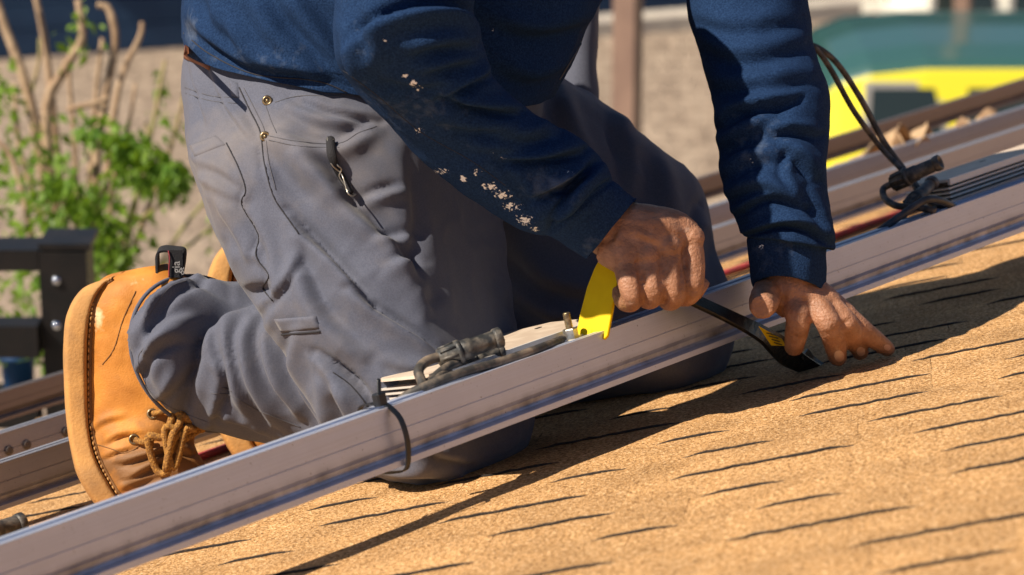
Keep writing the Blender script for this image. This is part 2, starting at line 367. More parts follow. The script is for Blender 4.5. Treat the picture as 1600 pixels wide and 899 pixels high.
def rail_material(name, tint):
    m = mat(name, tint, 0.36, 0.55); t = m.node_tree; b = t.nodes['Principled BSDF']
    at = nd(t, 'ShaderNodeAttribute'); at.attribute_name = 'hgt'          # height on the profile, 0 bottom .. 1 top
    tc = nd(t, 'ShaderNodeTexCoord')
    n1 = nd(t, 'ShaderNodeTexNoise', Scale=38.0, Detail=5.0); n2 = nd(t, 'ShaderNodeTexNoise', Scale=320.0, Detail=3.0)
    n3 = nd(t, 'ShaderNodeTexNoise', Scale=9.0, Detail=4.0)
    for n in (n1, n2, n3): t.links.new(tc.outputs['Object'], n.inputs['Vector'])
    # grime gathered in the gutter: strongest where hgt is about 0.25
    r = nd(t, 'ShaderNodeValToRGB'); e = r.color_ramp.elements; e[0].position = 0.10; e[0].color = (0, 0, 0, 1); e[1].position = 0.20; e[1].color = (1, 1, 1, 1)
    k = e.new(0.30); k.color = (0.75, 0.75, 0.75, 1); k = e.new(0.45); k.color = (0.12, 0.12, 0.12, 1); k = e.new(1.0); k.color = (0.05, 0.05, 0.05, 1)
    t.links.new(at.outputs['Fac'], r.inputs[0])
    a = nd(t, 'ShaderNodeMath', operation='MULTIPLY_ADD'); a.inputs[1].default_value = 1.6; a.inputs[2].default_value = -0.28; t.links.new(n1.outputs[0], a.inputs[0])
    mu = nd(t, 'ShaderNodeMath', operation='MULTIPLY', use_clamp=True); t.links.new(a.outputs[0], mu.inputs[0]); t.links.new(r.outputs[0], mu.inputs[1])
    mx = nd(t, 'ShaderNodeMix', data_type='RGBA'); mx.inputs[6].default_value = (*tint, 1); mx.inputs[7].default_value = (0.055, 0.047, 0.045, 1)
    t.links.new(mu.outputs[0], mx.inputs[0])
    # small pits and broad tarnish
    mr = nd(t, 'ShaderNodeMapRange'); mr.inputs[1].default_value = 0.68; mr.inputs[2].default_value = 0.74; mr.inputs[4].default_value = 0.7; t.links.new(n2.outputs[0], mr.inputs[0])
    m2 = nd(t, 'ShaderNodeMix', data_type='RGBA'); m2.inputs[7].default_value = (0.05, 0.045, 0.05, 1)
    t.links.new(mr.outputs[0], m2.inputs[0]); t.links.new(mx.outputs[2], m2.inputs[6])
    mr3 = nd(t, 'ShaderNodeMapRange'); mr3.inputs[1].default_value = 0.4; mr3.inputs[2].default_value = 0.75; mr3.inputs[4].default_value = 0.25; t.links.new(n3.outputs[0], mr3.inputs[0])
    m3 = nd(t, 'ShaderNodeMix', data_type='RGBA'); m3.inputs[7].default_value = (tint[0]*0.72, tint[1]*0.70, tint[2]*0.74, 1)
    t.links.new(mr3.outputs[0], m3.inputs[0]); t.links.new(m2.outputs[2], m3.inputs[6]); t.links.new(m3.outputs[2], b.inputs['Base Color'])
    al = nd(t, 'ShaderNodeAttribute'); al.attribute_name = 'alg'
    ma = nd(t, 'ShaderNodeMath', operation='MULTIPLY'); ma.inputs[1].default_value = 5.0; t.links.new(al.outputs['Fac'], ma.inputs[0])
    mh = nd(t, 'ShaderNodeMath', operation='MULTIPLY'); mh.inputs[1].default_value = 26.0; t.links.new(at.outputs['Fac'], mh.inputs[0])
    cx = nd(t, 'ShaderNodeCombineXYZ'); t.links.new(ma.outputs[0], cx.inputs[0]); t.links.new(mh.outputs[0], cx.inputs[1])
    n4 = nd(t, 'ShaderNodeTexNoise', Scale=1.0, Detail=6.0, Roughness=0.65); t.links.new(cx.outputs[0], n4.inputs['Vector'])
    mr4 = nd(t, 'ShaderNodeMapRange'); mr4.inputs[1].default_value = 0.35; mr4.inputs[2].default_value = 0.68; mr4.inputs[3].default_value = 0.95; mr4.inputs[4].default_value = 1.06; t.links.new(n4.outputs[0], mr4.inputs[0])
    hv = nd(t, 'ShaderNodeHueSaturation'); t.links.new(m3.outputs[2], hv.inputs['Color']); t.links.new(mr4.outputs[0], hv.inputs['Value']); t.links.new(hv.outputs[0], b.inputs['Base Color'])
    rr = nd(t, 'ShaderNodeMapRange'); rr.inputs[3].default_value = 0.26; rr.inputs[4].default_value = 0.55; t.links.new(n4.outputs[0], rr.inputs[0]); t.links.new(rr.outputs[0], b.inputs['Roughness'])
    return m
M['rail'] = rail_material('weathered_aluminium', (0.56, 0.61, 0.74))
M['rail_back'] = rail_material('tarnished_aluminium', (0.40, 0.41, 0.47))
M['rail_brown'] = rail_material('brown_anodised_aluminium', (0.22, 0.19, 0.19))

def shingle_material():
    m = bpy.data.materials.new('tan_granules'); m.use_nodes = True; t = m.node_tree; b = t.nodes['Principled BSDF']
    b.inputs['Roughness'].default_value = 0.92; b.inputs['Specular IOR Level'].default_value = 0.25
    g = nd(t, 'ShaderNodeNewGeometry'); oi = nd(t, 'ShaderNodeObjectInfo')
    n1 = nd(t, 'ShaderNodeTexNoise', Scale=270.0, Detail=3.0, Roughness=0.75); n2 = nd(t, 'ShaderNodeTexNoise', Scale=14.0, Detail=5.0); vo = nd(t, 'ShaderNodeTexVoronoi', Scale=420.0)
    for n in (n1, n2, vo): t.links.new(g.outputs['Position'], n.inputs['Vector'])
    r = nd(t, 'ShaderNodeValToRGB'); e = r.color_ramp.elements; e[0].position = 0.36; e[0].color = (0.10, 0.048, 0.018, 1); e[1].position = 0.64; e[1].color = (0.82, 0.56, 0.32, 1)
    k = e.new(0.44); k.color = (0.40, 0.215, 0.080, 1); k = e.new(0.55); k.color = (0.58, 0.335, 0.14, 1)
    t.links.new(n1.outputs[0], r.inputs[0])
    hs = nd(t, 'ShaderNodeHueSaturation'); t.links.new(r.outputs[0], hs.inputs['Color'])
    a = nd(t, 'ShaderNodeMapRange'); a.inputs[1].default_value = 0.3; a.inputs[2].default_value = 0.7; a.inputs[3].default_value = 0.82; a.inputs[4].default_value = 1.14; t.links.new(n2.outputs[0], a.inputs[0])
    a2 = nd(t, 'ShaderNodeMapRange'); a2.inputs[3].default_value = 0.9; a2.inputs[4].default_value = 1.08; t.links.new(oi.outputs['Random'], a2.inputs[0])
    mu = nd(t, 'ShaderNodeMath', operation='MULTIPLY'); t.links.new(a.outputs[0], mu.inputs[0]); t.links.new(a2.outputs[0], mu.inputs[1]); t.links.new(mu.outputs[0], hs.inputs['Value'])
    t.links.new(hs.outputs[0], b.inputs['Base Color'])
    bp = nd(t, 'ShaderNodeBump'); bp.inputs['Strength'].default_value = 0.8; bp.inputs['Distance'].default_value = 0.0016
    t.links.new(vo.outputs['Distance'], bp.inputs['Height'])
    b2 = nd(t, 'ShaderNodeBump'); b2.inputs['Strength'].default_value = 0.5; b2.inputs['Distance'].default_value = 0.004; t.links.new(n1.outputs[0], b2.inputs['Height']); t.links.new(bp.outputs[0], b2.inputs['Normal'])
    t.links.new(b2.outputs[0], b.inputs['Normal']); return m
M['shingle'] = shingle_material()
M['bitumen'] = mat('black_bitumen_edge', (0.018, 0.014, 0.012), 0.95, c2=(0.06, 0.04, 0.025), scale=300, mixp=(0.5, 0.75), coord='pos')
#--STRUCTURE--
# ================================================================ the setting: ground and roof
M['ground'] = mat('dry_gravel', (0.19, 0.14, 0.105), 0.95, c2=(0.44, 0.35, 0.27), scale=5.0, mixp=(0.30, 0.66), bump=1.0, bscale=14, detail=12, bdist=0.12)
g = 900.0
tag(mk('ground', [(-g, -g, 0), (g, -g, 0), (g, g, 0), (-g, g, 0)], [(0, 1, 2, 3)], M['ground'], smooth=False, recalc=False, base=(0, 0, 0)), kind='structure')
def ground_pt(x, y):
    r = P(x, y, 1.0)-CL; return CL + r*(-HC/r[2])

# roof: a thick sheet, shingles laid on it
DC = np.array([1.0, 0.2009, -0.15]); DC -= NC*(DC@NC); DC /= np.linalg.norm(DC)
EC = np.cross(DC, NC); EC = EC if EC[2] > 0 else -EC
Dw, Ew = v2w(DC), v2w(EC)
RO = RF(1000, 700)
def SH(u, v, n=0.0): return RO + Dw*u + Ew*v + Nw*n
def uv_of(p): return float((p-RO)@Dw), float((p-RO)@Ew)
# the sheet reaches just behind the last rail; it stops in front beyond the frame, and is cut at the lower right corner
w4 = float((P(0, 613, 4.2)-OR)@Ww)+0.16
far_l, far_r = RL(-2.6, w4, 0), RL(8.5, w4, 0)
near_l = RL(-2.6, -1.6, 0); near_c = RF(1000, 1500)
poly = [near_l, near_c, RF(2300, 1300), RL(8.5, -0.9, 0), far_r, far_l]
mb = MB(); top = np.array(poly) - Nw*0.003; bot = top - Nw*0.16; n = len(poly)
mb.add(np.vstack([top, bot]), [tuple(range(n)), tuple(range(2*n-1, n-1, -1))] + [(i, n+i, n+(i+1) % n, (i+1) % n) for i in range(n)])
roof = tag(mb.build('roof', M['shingle'], base=RO), kind='structure')
# house wall below the roof, set back from its edges
def inside(poly_uv, u, v):
    c = False; j = len(poly_uv)-1
    for i in range(len(poly_uv)):
        (x1, y1), (x2, y2) = poly_uv[i], poly_uv[j]
        if (y1 > v) != (y2 > v) and u < (x2-x1)*(v-y1)/(y2-y1)+x1: c = not c
        j = i
    return c
puv = [uv_of(p) for p in poly]
cen = np.mean(poly, 0); mb = MB(); tp = [cen+(p-cen)*0.9-Nw*0.17 for p in poly]
for a, b in zip(tp, tp[1:]+tp[:1]):
    a0, b0 = a.copy(), b.copy(); a0[2] = b0[2] = -0.1; mb.add([a, b, b0, a0], [(0, 1, 2, 3)])
M['stucco'] = mat('pale_stucco', (0.42, 0.36, 0.29), 0.95, c2=(0.48, 0.42, 0.34), scale=8, bump=0.4, bscale=60)
tag(mb.build('house_wall', M['stucco']), kind='structure')

EXPO = 0.112
def shingle_mesh(L, thick, seed):
    q = random.Random(seed); ns = max(6, int(L/0.009)); Vt = []
    jag = [q.uniform(-0.0026, 0.0026) for i in range(ns+1)]
    V = []; Fc = []; mi = []
    for i in range(ns+1):
        u = -L/2+L*i/ns; tt = thick*(0.75+0.25*q.random()); end = min(i, ns-i)
        tt = max(0.0004, tt*(0.06, 0.45, 0.8, 1.0)[min(end, 3)]) if thick > 0.002 else tt
        V += [(u, jag[i], -0.004), (u, jag[i], tt*0.82), (u, jag[i]+0.003, tt), (u, EXPO+0.010, 0.0006)]
    for i in range(ns):
        a, b = i*4, (i+1)*4
        Fc += [(a, b, b+1, a+1), (a+1, b+1, b+2, a+2), (a+2, b+2, b+3, a+3)]; mi += [1, 1, 0]
    Fc += [(0, 1, 2, 3), (ns*4+3, ns*4+2, ns*4+1, ns*4)]; mi += [0, 0]
    return V, Fc, mi
variants = {}
def variant(hi, k):
    key = (hi, k)
    if key not in variants:
        L = (0.085+0.014*k) if hi else (0.05+0.012*k)
        V, Fc, mi = shingle_mesh(L, 0.0032 if hi else 0.0003, k+(100 if hi else 0))
        me = bpy.data.meshes.new('shingle'); me.from_pydata(V, [], Fc); me.materials.append(M['shingle']); me.materials.append(M['bitumen'])
        me.polygons.foreach_set('material_index', mi); me.update(); variants[key] = (me, L, V, Fc, mi)
    return variants[key]
cand = []
vmin, vmax = min(q[1] for q in puv), max(q[1] for q in puv)
for k in range(int(vmin/EXPO)-1, int(vmax/EXPO)+1):
    v = k*EXPO; u = -3.2 + rnd.random()*0.3; hi = rnd.random() < 0.5
    while u < 4.5:
        me, L, *_ = variant(hi, rnd.randrange(8)); uc = u+L/2; u += L; h0 = hi; hi = not hi
        c = SH(uc, v+EXPO/2)
        if (c-CL)@CF < 0.4: continue
        x, y, z = proj(c); x1, y1, _ = proj(SH(uc, v))
        if -170 < x < 1770 and 60 < y < 990 and inside(puv, uc, v) and inside(puv, uc, v+EXPO+0.01): cand.append((z, uc, v, h0, me))
cand.sort(key=lambda c: c[0])
rot = Matrix([[Dw[i], Ew[i], Nw[i]] for i in range(3)]).to_4x4()
if np.cross(Dw, Ew)@Nw < 0: print('LEFT-HANDED roof frame')
for i, (z, uc, v, h0, me) in enumerate(cand[:300]):
    o = bpy.data.objects.new('shingle', me); COL.objects.link(o); o.parent = roof
    o.matrix_basis = Matrix.Translation(Vector(SH(uc, v+rnd.uniform(-0.003, 0.003))-base_of(roof))) @ rot @ Matrix.Rotation(rnd.uniform(-0.006, 0.006), 4, 'Z')
mb = MB(); MI = []
lut = {id(x[0]): x for x in variants.values()}
for z, uc, v, h0, me in cand[300:]:
    _, L, V, Fc, mi = lut[id(me)]; A = np.array(V); mb.add(SH(uc, v)+A[:, 0:1]*Dw+A[:, 1:2]*Ew+A[:, 2:3]*Nw, Fc); MI += mi
print('shingles', len(cand))
if mb.n:
    o = mb.build('shingle_field', [M['shingle'], M['bitumen']], roof); o.data.polygons.foreach_set('material_index', MI); tag(o, kind='stuff')

# ================================================================ rails
def rail(name, w0, nbot, height, width, r0, r1, m, label, deep=True):
    s = height
    prof = [(-0.004, 0), (-0.004, 0.10*s), (0.0035, 0.15*s), (0.0045, 0.20*s), (0.0035, 0.28*s), (0.0, 0.36*s), (0.0, 0.575*s), (0.0010, 0.58*s), (0.0010, 0.60*s), (0, 0.605*s),
            (0, 0.95*s), (-0.0012, 0.955*s), (-0.0012, s), (0.0030, s), (0.0030, 0.955*s), (0.0052, 0.955*s), (0.0052, s), (0.0105, s), (0.0105, 0.86*s),
            (width-0.011, 0.86*s), (width-0.011, s), (width, s), (width, 0.955*s), (width, 0.0)]
    ns = 60; V = []; H = []; AL = []
    for i in range(ns+1):
        r = r0+(r1-r0)*i/ns
        for a, b in prof: V.append(RL(r, w0+a, nbot+b)); H.append(b/s); AL.append(r)
    k = len(prof); Fc = grid_faces(ns+1, k); Fc += [tuple(range(k)), tuple(range((ns+1)*k-1, ns*k-1, -1))]
    o = mk(name, V, Fc, m, None, False, True, RL((r0+r1)/2, w0, nbot)); set_attr(o, 'hgt', H); set_attr(o, 'alg', AL)
    return tag(o, label, 'rail', 'mounting rails laid across the roof')
HR = 0.058; RWID = 0.034
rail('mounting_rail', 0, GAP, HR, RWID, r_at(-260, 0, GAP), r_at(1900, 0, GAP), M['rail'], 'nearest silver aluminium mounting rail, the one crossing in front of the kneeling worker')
def w_of(x, y, d): return float((P(x, y, d)-OR)@Ww)
wB, wC, wD = w_of(0, 724, 3.3), w_of(0, 678, 3.55), w_of(0, 613, 4.2)
def nn(x, y, d): return float((P(x, y, d)-CL)@Nw-ROOFC)
nB, nCc, nD = nn(0, 724, 3.3), nn(0, 678, 3.55), nn(0, 613, 4.2)
rail('mounting_rail', wB, nB-0.052, 0.052, 0.03, r_at(-400, wB, nB), r_at(2100, wB, nB), M['rail_back'], 'front rail of the touching pair behind the worker, with a red cable along its foot')
rail('mounting_rail', wC, nCc-0.052, 0.052, 0.03, r_at(-400, wC, nCc), r_at(2100, wC, nCc), M['rail_back'], 'rear rail of the touching pair behind the worker, pinkish face with round bolt holes')
rail('mounting_rail', wD, nD-0.042, 0.042, 0.03, r_at(-500, wD, nD), r_at(2300, wD, nD), M['rail_brown'], 'farthest dull brown rail along the back edge of the roof')
# feet that carry the rails
def rail_foot(w0, r, top, label):
    e = empty('rail_foot', RL(r, w0, 0), label, 'rail foot', 'brackets carrying the rails')
    MB().box(RL(r-0.03, w0+0.004, 0.001), Rw*0.06, Ww*0.07, Nw*0.006).build('base_plate', M['rail'], e)
    MB().box(RL(r-0.02, w0+0.012, 0.007), Rw*0.04, Ww*0.006, Nw*(top-0.0075)).build('upright', M['rail'], e)
rail_foot(0.01, r_at(-230, 0, GAP), GAP, 'small metal bracket under the left end of the nearest rail')
rail_foot(0.01, r_at(1880, 0, GAP), GAP, 'small metal bracket under the right end of the nearest rail')
for w0, nb, t in ((wB, nB-0.052, 'front rail of the rear pair'), (wC, nCc-0.052, 'rear rail of the rear pair'), (wD, nD-0.042, 'farthest brown rail')):
    rail_foot(w0, r_at(560, w0, nb), nb, 'small metal bracket under the '+t+', hidden behind the worker')
# bolt holes in the rear rail
for x in (14, 42, 103):
    r = r_at(x, wC-0.001, nCc-0.022)
    mb = MB(); c = RL(r, wC-0.0004, nCc-0.023)
    mb.add(*revolve(c+Ww*0.006, c-Ww*0.0022, [(0, 0.0065), (0.72, 0.0065), (0.73, 0.0062), (0.98, 0.0055), (1.0, 0.003)], 14, Nw))
    tag(mb.build('hex_bolt', mat('dull_bolt', (0.12, 0.105, 0.10), 0.6, 0.6), None, True), {14: 'leftmost dull round bolt in the pinkish rear rail', 42: 'dull round bolt just right of another in the pinkish rear rail', 103: 'dull round bolt in the pinkish rear rail beside the boot sole'}[x], 'bolt', 'bolts in the rear rail')
# the red cable lying along the second rail
pts = [RL(r_at(x, wB+0.035, 0.008), wB+0.035+0.004*math.sin(x*0.013), 0.0065) for x in range(240, 1560, 60)]
V, Fc = tube(pts, 0.0055, 8, 3); tag(mk('cable', V, Fc, M['redcable']), 'thin red cable lying along the foot of the second rail', 'cable')
# ================================================================ background beyond the roof
M['navyshade'] = mat('shaded_navy_siding', (0.007, 0.033, 0.088), 0.75, c2=(0.010, 0.042, 0.105), scale=3)
M['kerb'] = mat('pale_concrete', (0.42, 0.38, 0.34), 0.9, c2=(0.5, 0.46, 0.4), scale=6, bump=0.3, bscale=40)
# stand-in building across the yard; its shade is put into the navy colour
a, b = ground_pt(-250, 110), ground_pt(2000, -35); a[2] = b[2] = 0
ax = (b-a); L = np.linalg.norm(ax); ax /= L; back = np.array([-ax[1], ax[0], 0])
bld = empty('building', (a+b)/2, 'long building standing in for the shaded dark blue band across the yard', 'building')
MB().box(a+back*0.02, ax*L, back*5, np.array([0, 0, 3.4])).build('wall', M['navyshade'], bld)
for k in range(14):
    m_ = MB().box(a+np.array([0, 0, 0.02+k*0.235]), ax*L, back*0.018, np.array([0, 0, 0.222])); m_.build('siding_board', M['navyshade'], bld)
rfm = MB(); up = np.array([0, 0, 1.0])
rfm.add([a-ax*0.3-back*0.4+up*3.42, b+ax*0.3-back*0.4+up*3.42, b+ax*0.3+back*2.5+up*4.6, a-ax*0.3+back*2.5+up*4.6, a-ax*0.3+back*5.4+up*3.42, b+ax*0.3+back*5.4+up*3.42],
        [(0, 1, 2, 3), (3, 2, 5, 4), (0, 3, 4), (1, 5, 2)]); rfm.build('roof', mat('grey_roofing', (0.12, 0.11, 0.11), 0.9), bld)
# kerb strip in front of it, right of the post
ka, kb = ground_pt(900, 62), ground_pt(1480, 18)
kx = kb-ka; kn = np.array([-kx[1], kx[0], 0]); kn /= np.linalg.norm(kn)
tag(MB().box(ka, kx, kn*0.35, np.array([0, 0, 0.14])).build('kerb', M['kerb']), kind='structure')

# posts
M['post'] = mat('brown_painted_steel', (0.21, 0.135, 0.105), 0.6, c2=(0.26, 0.17, 0.13), scale=5)
def post(x, yref, Y, w, rz, label, h=5.4):
    r = P(x, yref, 1.0)-CL; c = CL+r*(Y/r[1]); c[2] = 0
    e = empty('post', c, label, 'post', 'brown posts in the yard')
    ca, sa = math.cos(rz), math.sin(rz); u = np.array([ca, sa, 0])*w; v = np.array([-sa, ca, 0])*w
    MB().box(c-u/2-v/2, u, v, np.array([0, 0, h])).build('shaft', M['post'], e)
    MB().box(c-u*0.9-v*0.9, u*1.8, v*1.8, np.array([0, 0, 0.03])).build('foot_plate', M['post'], e)
    MB().box(c-u*0.55-v*0.55+np.array([0, 0, h]), u*1.1, v*1.1, np.array([0, 0, 0.02])).build('cap', M['post'], e)
post(980, 120, 12.2, 0.10, math.radians(-24), 'tall brown square post rising behind the worker, between his arms')
post(1504, 20, 20.6, 0.11, math.radians(-24), 'brown square post behind the yellow car')

# cars
def car(name, x_left, yref, Y0, height, paint, roofmat, label, length=4.4, win=None, z_roof=None):
    r = P(x_left, yref, 1.0)-CL; o = CL+r*(Y0/r[1]); o[2] = 0
    e = empty(name, o+np.array([length/2, 0.8, 0]), label, 'car', 'cars parked in the yard')
    def sec(x, s_in, ztop, zb=0.28):
        "half sections across: near side first"
        W_ = 1.62
        pts = [(-0.16+s_in, zb), (-0.20+s_in, zb+0.25), (-0.18+s_in, 0.62*height), (-0.03+s_in, ztop-0.055), (0.03+s_in, ztop-0.012), (0.30+s_in*0.5, ztop+0.03), (0.81, ztop+0.045)]
        full = pts+[(W_-a_, b_) for a_, b_ in pts[-2::-1]]
        return [o+np.array([x, a_, b_]) for a_, b_ in full]
    xs = [(0.0, 0.30, 0.72*height), (0.06, 0.14, 0.85*height), (0.16, 0.05, 0.93*height), (0.36, 0.01, 0.975*height), (0.7, 0.0, height), (1.5, 0.0, height), (2.0, 0.0, 0.985*height), (2.45, 0.03, 0.92*height),
          (3.1, 0.06, 0.68*height), (3.7, 0.05, 0.64*height), (4.15, 0.10, 0.58*height), (4.4, 0.26, 0.46*height)]
    V = []; nsec = 13
    for x, si, zt in xs: V += sec(x*length/4.4, si, zt)
    Fc = grid_faces(len(xs), nsec, False); Fc += [tuple(range(nsec)), tuple(range(len(xs)*nsec-1, (len(xs)-1)*nsec-1, -1))]
    Fc += [(i*nsec, (i+1)*nsec, (i+1)*nsec+nsec-1, i*nsec+nsec-1) for i in range(len(xs)-1)]
    body = mk('body', V, Fc, [paint, roofmat], e, False)
    me = body.data
    for p in me.polygons:
        if (p.normal.z > 0.75 and p.center.z+base_of(body)[2] > 0.85*height) or (p.center.x+base_of(body)[0]-o[0] < 0.3 and p.center.z+base_of(body)[2] > 0.86*height): p.material_index = 1
    sm = body.modifiers.new('b', 'BEVEL'); sm.width = 0.02; sm.segments = 2
    # side windows, slightly proud frames with panes
    for side in (-1, 1):
        for (x0, x1) in ((0.34, 0.80), (0.92, 1.62), (1.72, 2.35)):
            def wp(x, z, off):
                t = (z-0.62*height)/(height*0.94-0.62*height); yy = -0.18+0.15*t - off
                return o+np.array([x, yy if side < 0 else 1.62-yy, z])
            zb, zt = 0.70*height, 0.895*height
            m_ = MB(); m_.add([wp(x0, zb, 0.012), wp(x1, zb, 0.012), wp(x1-0.06, zt, 0.012), wp(x0+0.02, zt, 0.012)], [(0, 1, 2, 3)])
            fr = MB()
            fr.add([wp(x0-0.04, zb-0.03, 0.008), wp(x1+0.04, zb-0.03, 0.008), wp(x1-0.03, zt+0.035, 0.008), wp(x0-0.02, zt+0.035, 0.008),
                    wp(x0-0.04, zb-0.03, -0.02), wp(x1+0.04, zb-0.03, -0.02), wp(x1-0.03, zt+0.035, -0.02), wp(x0-0.02, zt+0.035, -0.02)],
                   [(0, 1, 2, 3), (0, 4, 5, 1), (1, 5, 6, 2), (2, 6, 7, 3), (3, 7, 4, 0)])
            f = fr.build('window', M['carframe'], e); m_.build('pane', M['glass'], f)
    for sx in (0.8, 3.55):
        for sy in (-0.14, 1.58):
            c = o+np.array([sx, sy, 0.32]); q = np.array([0, 0.18, 0])
            w = mk('wheel', *revolve(c, c+q, [(0, 0.20), (0.02, 0.30), (0.15, 0.32), (0.85, 0.32), (0.98, 0.30), (1, 0.2)], 24, (0, 0, 1)), M['rubber'], e)
            mk('rim', *revolve(c-q*0.04, c+q*1.04, [(0, 0.05), (0.01, 0.19), (0.99, 0.19), (1, 0.05)], 20, (0, 0, 1)), M['silver'], w)
    for sy in (0.12, 1.28):
        MB().box(o+np.array([0.02, sy, 0.72*height]), np.array([0.08, 0, 0]), np.array([0, 0.2, 0]), np.array([0, 0, 0.14])).build('tail_light', mat('red_lens', (0.4, 0.01, 0.01), 0.2), e)
        MB().box(o+np.array([4.1*length/4.4, sy, 0.44*height]), np.array([0.2, 0, 0]), np.array([0, 0.2, 0]), np.array([0, 0, 0.1])).build('headlight', mat('clear_lens', (0.7, 0.7, 0.68), 0.15), e)
    return e
M['carframe'] = mat('grey_window_trim', (0.30, 0.29, 0.28), 0.5)
M['carpaint'] = mat('yellow_car_paint', (0.80, 0.72, 0.03), 0.35, coat=0.7)
M['carroof'] = mat('roof_sky_reflection', (0.03, 0.095, 0.085), 0.35, coat=0.8)  # sky reflection put into the roof as a teal colour
M['whitecar'] = mat('cream_car_paint', (0.82, 0.80, 0.70), 0.4, coat=0.5)
car('car', 1268, 92, 17.0, 1.60, M['carpaint'], M['carroof'], 'yellow car with sky reflection coloured into its roof parked right of the worker')
car('car', 1385, 20, 21.2, 1.55, M['whitecar'], M['whitecar'], 'cream white car parked behind the yellow one')

# shrub with pruned stems at the left
M['bark'] = mat('pale_brown_bark', (0.28, 0.185, 0.115), 0.9, c2=(0.40, 0.29, 0.19), scale=18, mixp=(0.35, 0.65), bump=0.6, bscale=60, bdist=0.01)
M['twig'] = mat('green_young_twig', (0.22, 0.24, 0.07), 0.85, c2=(0.32, 0.24, 0.12), scale=9)
def leaf_mat(name, c1, c2):
    m = mat(name, c1, 0.5, c2=c2, scale=14, mixp=(0.3, 0.7), coord='pos', spec=0.4)
    t = m.node_tree; b = t.nodes['Principled BSDF']; tr = nd(t, 'ShaderNodeBsdfTranslucent'); tr.inputs[0].default_value = (c2[0]*1.6, c2[1]*1.6, c2[2], 1)
    mx = nd(t, 'ShaderNodeMixShader'); mx.inputs[0].default_value = 0.35; out = t.nodes['Material Output']
    t.links.new(b.outputs[0], mx.inputs[1]); t.links.new(tr.outputs[0], mx.inputs[2]); t.links.new(mx.outputs[0], out.inputs[0]); return m
M['leaf'] = leaf_mat('bright_green_leaf', (0.055, 0.15, 0.018), (0.20, 0.32, 0.03))
M['leafdark'] = leaf_mat('dark_green_leaf', (0.018, 0.05, 0.010), (0.04, 0.09, 0.018))
def leaves(mb, c, n, spread, size, down=0.5, rr=None):
    q = rr or rnd
    for _ in range(n):
        p = np.array(c)+np.array([q.gauss(0, 1)*spread[0], q.gauss(0, 1)*spread[1], q.gauss(0, 1)*spread[2]])
        a = q.uniform(0, 6.283); t = np.array([math.cos(a)*0.8, math.sin(a)*0.8, -down*q.uniform(0.2, 1.6)]); t /= np.linalg.norm(t)
        s = np.cross(t, [q.gauss(0, 1), q.gauss(0, 1), q.gauss(0, 1)]); s /= np.linalg.norm(s)+1e-9; nn_ = np.cross(t, s)
        l = size*q.uniform(0.6, 1.3); w = l*0.26
        mb.add([p, p+t*l*0.35+s*w+nn_*w*0.3, p+t*l, p+t*l*0.35-s*w+nn_*w*0.3, p+t*l*0.5], [(0, 1, 4), (1, 2, 4), (2, 3, 4), (3, 0, 4)])
shb = P(120, 420, 6.6); sb0 = shb.copy(); sb0[2] = 0
shrub = empty('shrub', sb0, 'pruned leafy shrub with bare cut stems at the left edge', 'shrub')
stems = [ # (points, r0, r1, material)
 ([(150, 560, 6.6), (80, 330, 6.6), (45, 150, 6.6), (0, 20, 6.6), (-20, -60, 6.6)], .024, .014, 0), ([(120, 520, 6.7), (95, 300, 6.7), (72, 80, 6.7), (50, -30, 6.7)], .02, .011, 0),
 ([(110, 520, 6.5), (72, 200, 6.5), (100, 110, 6.5), (128, 62, 6.5), (122, 0, 6.5)], .022, .013, 0), ([(140, 520, 6.55), (150, 260, 6.55), (165, 150, 6.55), (180, 65, 6.55), (170, 15, 6.55), (152, 8, 6.55)], .02, .012, 0),
 ([(150, 420, 6.6), (140, 300, 6.6), (150, 150, 6.6), (160, 60, 6.6)], .013, .008, 0), ([(160, 330, 6.7), (185, 140, 6.7), (218, 60, 6.7), (222, 35, 6.7)], .014, .009, 0), ([(105, 172, 6.5), (160, 158, 6.5), (168, 150, 6.5)], .011, .009, 0),
 ([(180, 480, 6.8), (215, 300, 6.8), (240, 190, 6.8), (258, 95, 6.8)], .012, .007, 1), ([(160, 520, 6.7), (230, 330, 6.7), (270, 220, 6.7), (300, 90, 6.7)], .012, .006, 1), ([(170, 520, 6.9), (240, 430, 6.9), (300, 380, 6.9), (350, 340, 6.9)], .010, .005, 1),
 ([(120, 480, 6.5), (190, 370, 6.5), (262, 312, 6.5)], .010, .006, 1), ([(40, 180, 6.6), (60, 100, 6.6), (62, 60, 6.6)], .008, .005, 1), ([(60, 420, 6.4), (20, 250, 6.4), (-30, 210, 6.4)], .012, .008, 0), ([(150, 560, 6.5), (120, 300, 6.5), (112, 260, 6.5)], .016, .012, 0), ([(165, 520, 6.7), (175, 300, 6.7), (200, 200, 6.7), (212, 130, 6.7)], .012, .006, 0), ([(150, 500, 6.6), (205, 330, 6.6), (232, 240, 6.6), (228, 190, 6.6)], .011, .006, 1), ([(120, 480, 6.6), (118, 250, 6.6), (108, 120, 6.6), (112, 70, 6.6)], .012, .006, 0), ([(100, 480, 6.6), (60, 330, 6.6), (30, 230, 6.6), (22, 130, 6.6)], .014, .007, 0), ([(170, 560, 6.8), (270, 380, 6.8), (330, 300, 6.8), (345, 250, 6.8)], .009, .004, 1)]
for pts, r0, r1, k in stems:
    mk('branch', *tube(PP(pts), np.linspace(r0*0.66, r1*0.62, len(pts)), 9, 5), M['twig'] if k else M['bark'], shrub)
mk('trunk', *tube([sb0, sb0+np.array([0.02, 0, 0.9]), sb0+np.array([-0.03, 0.02, 1.8]), P(140, 540, 6.6)], [0.07, 0.06, 0.055, 0.045], 12, 5), M['bark'], shrub)
mb = MB(); q = random.Random(3)
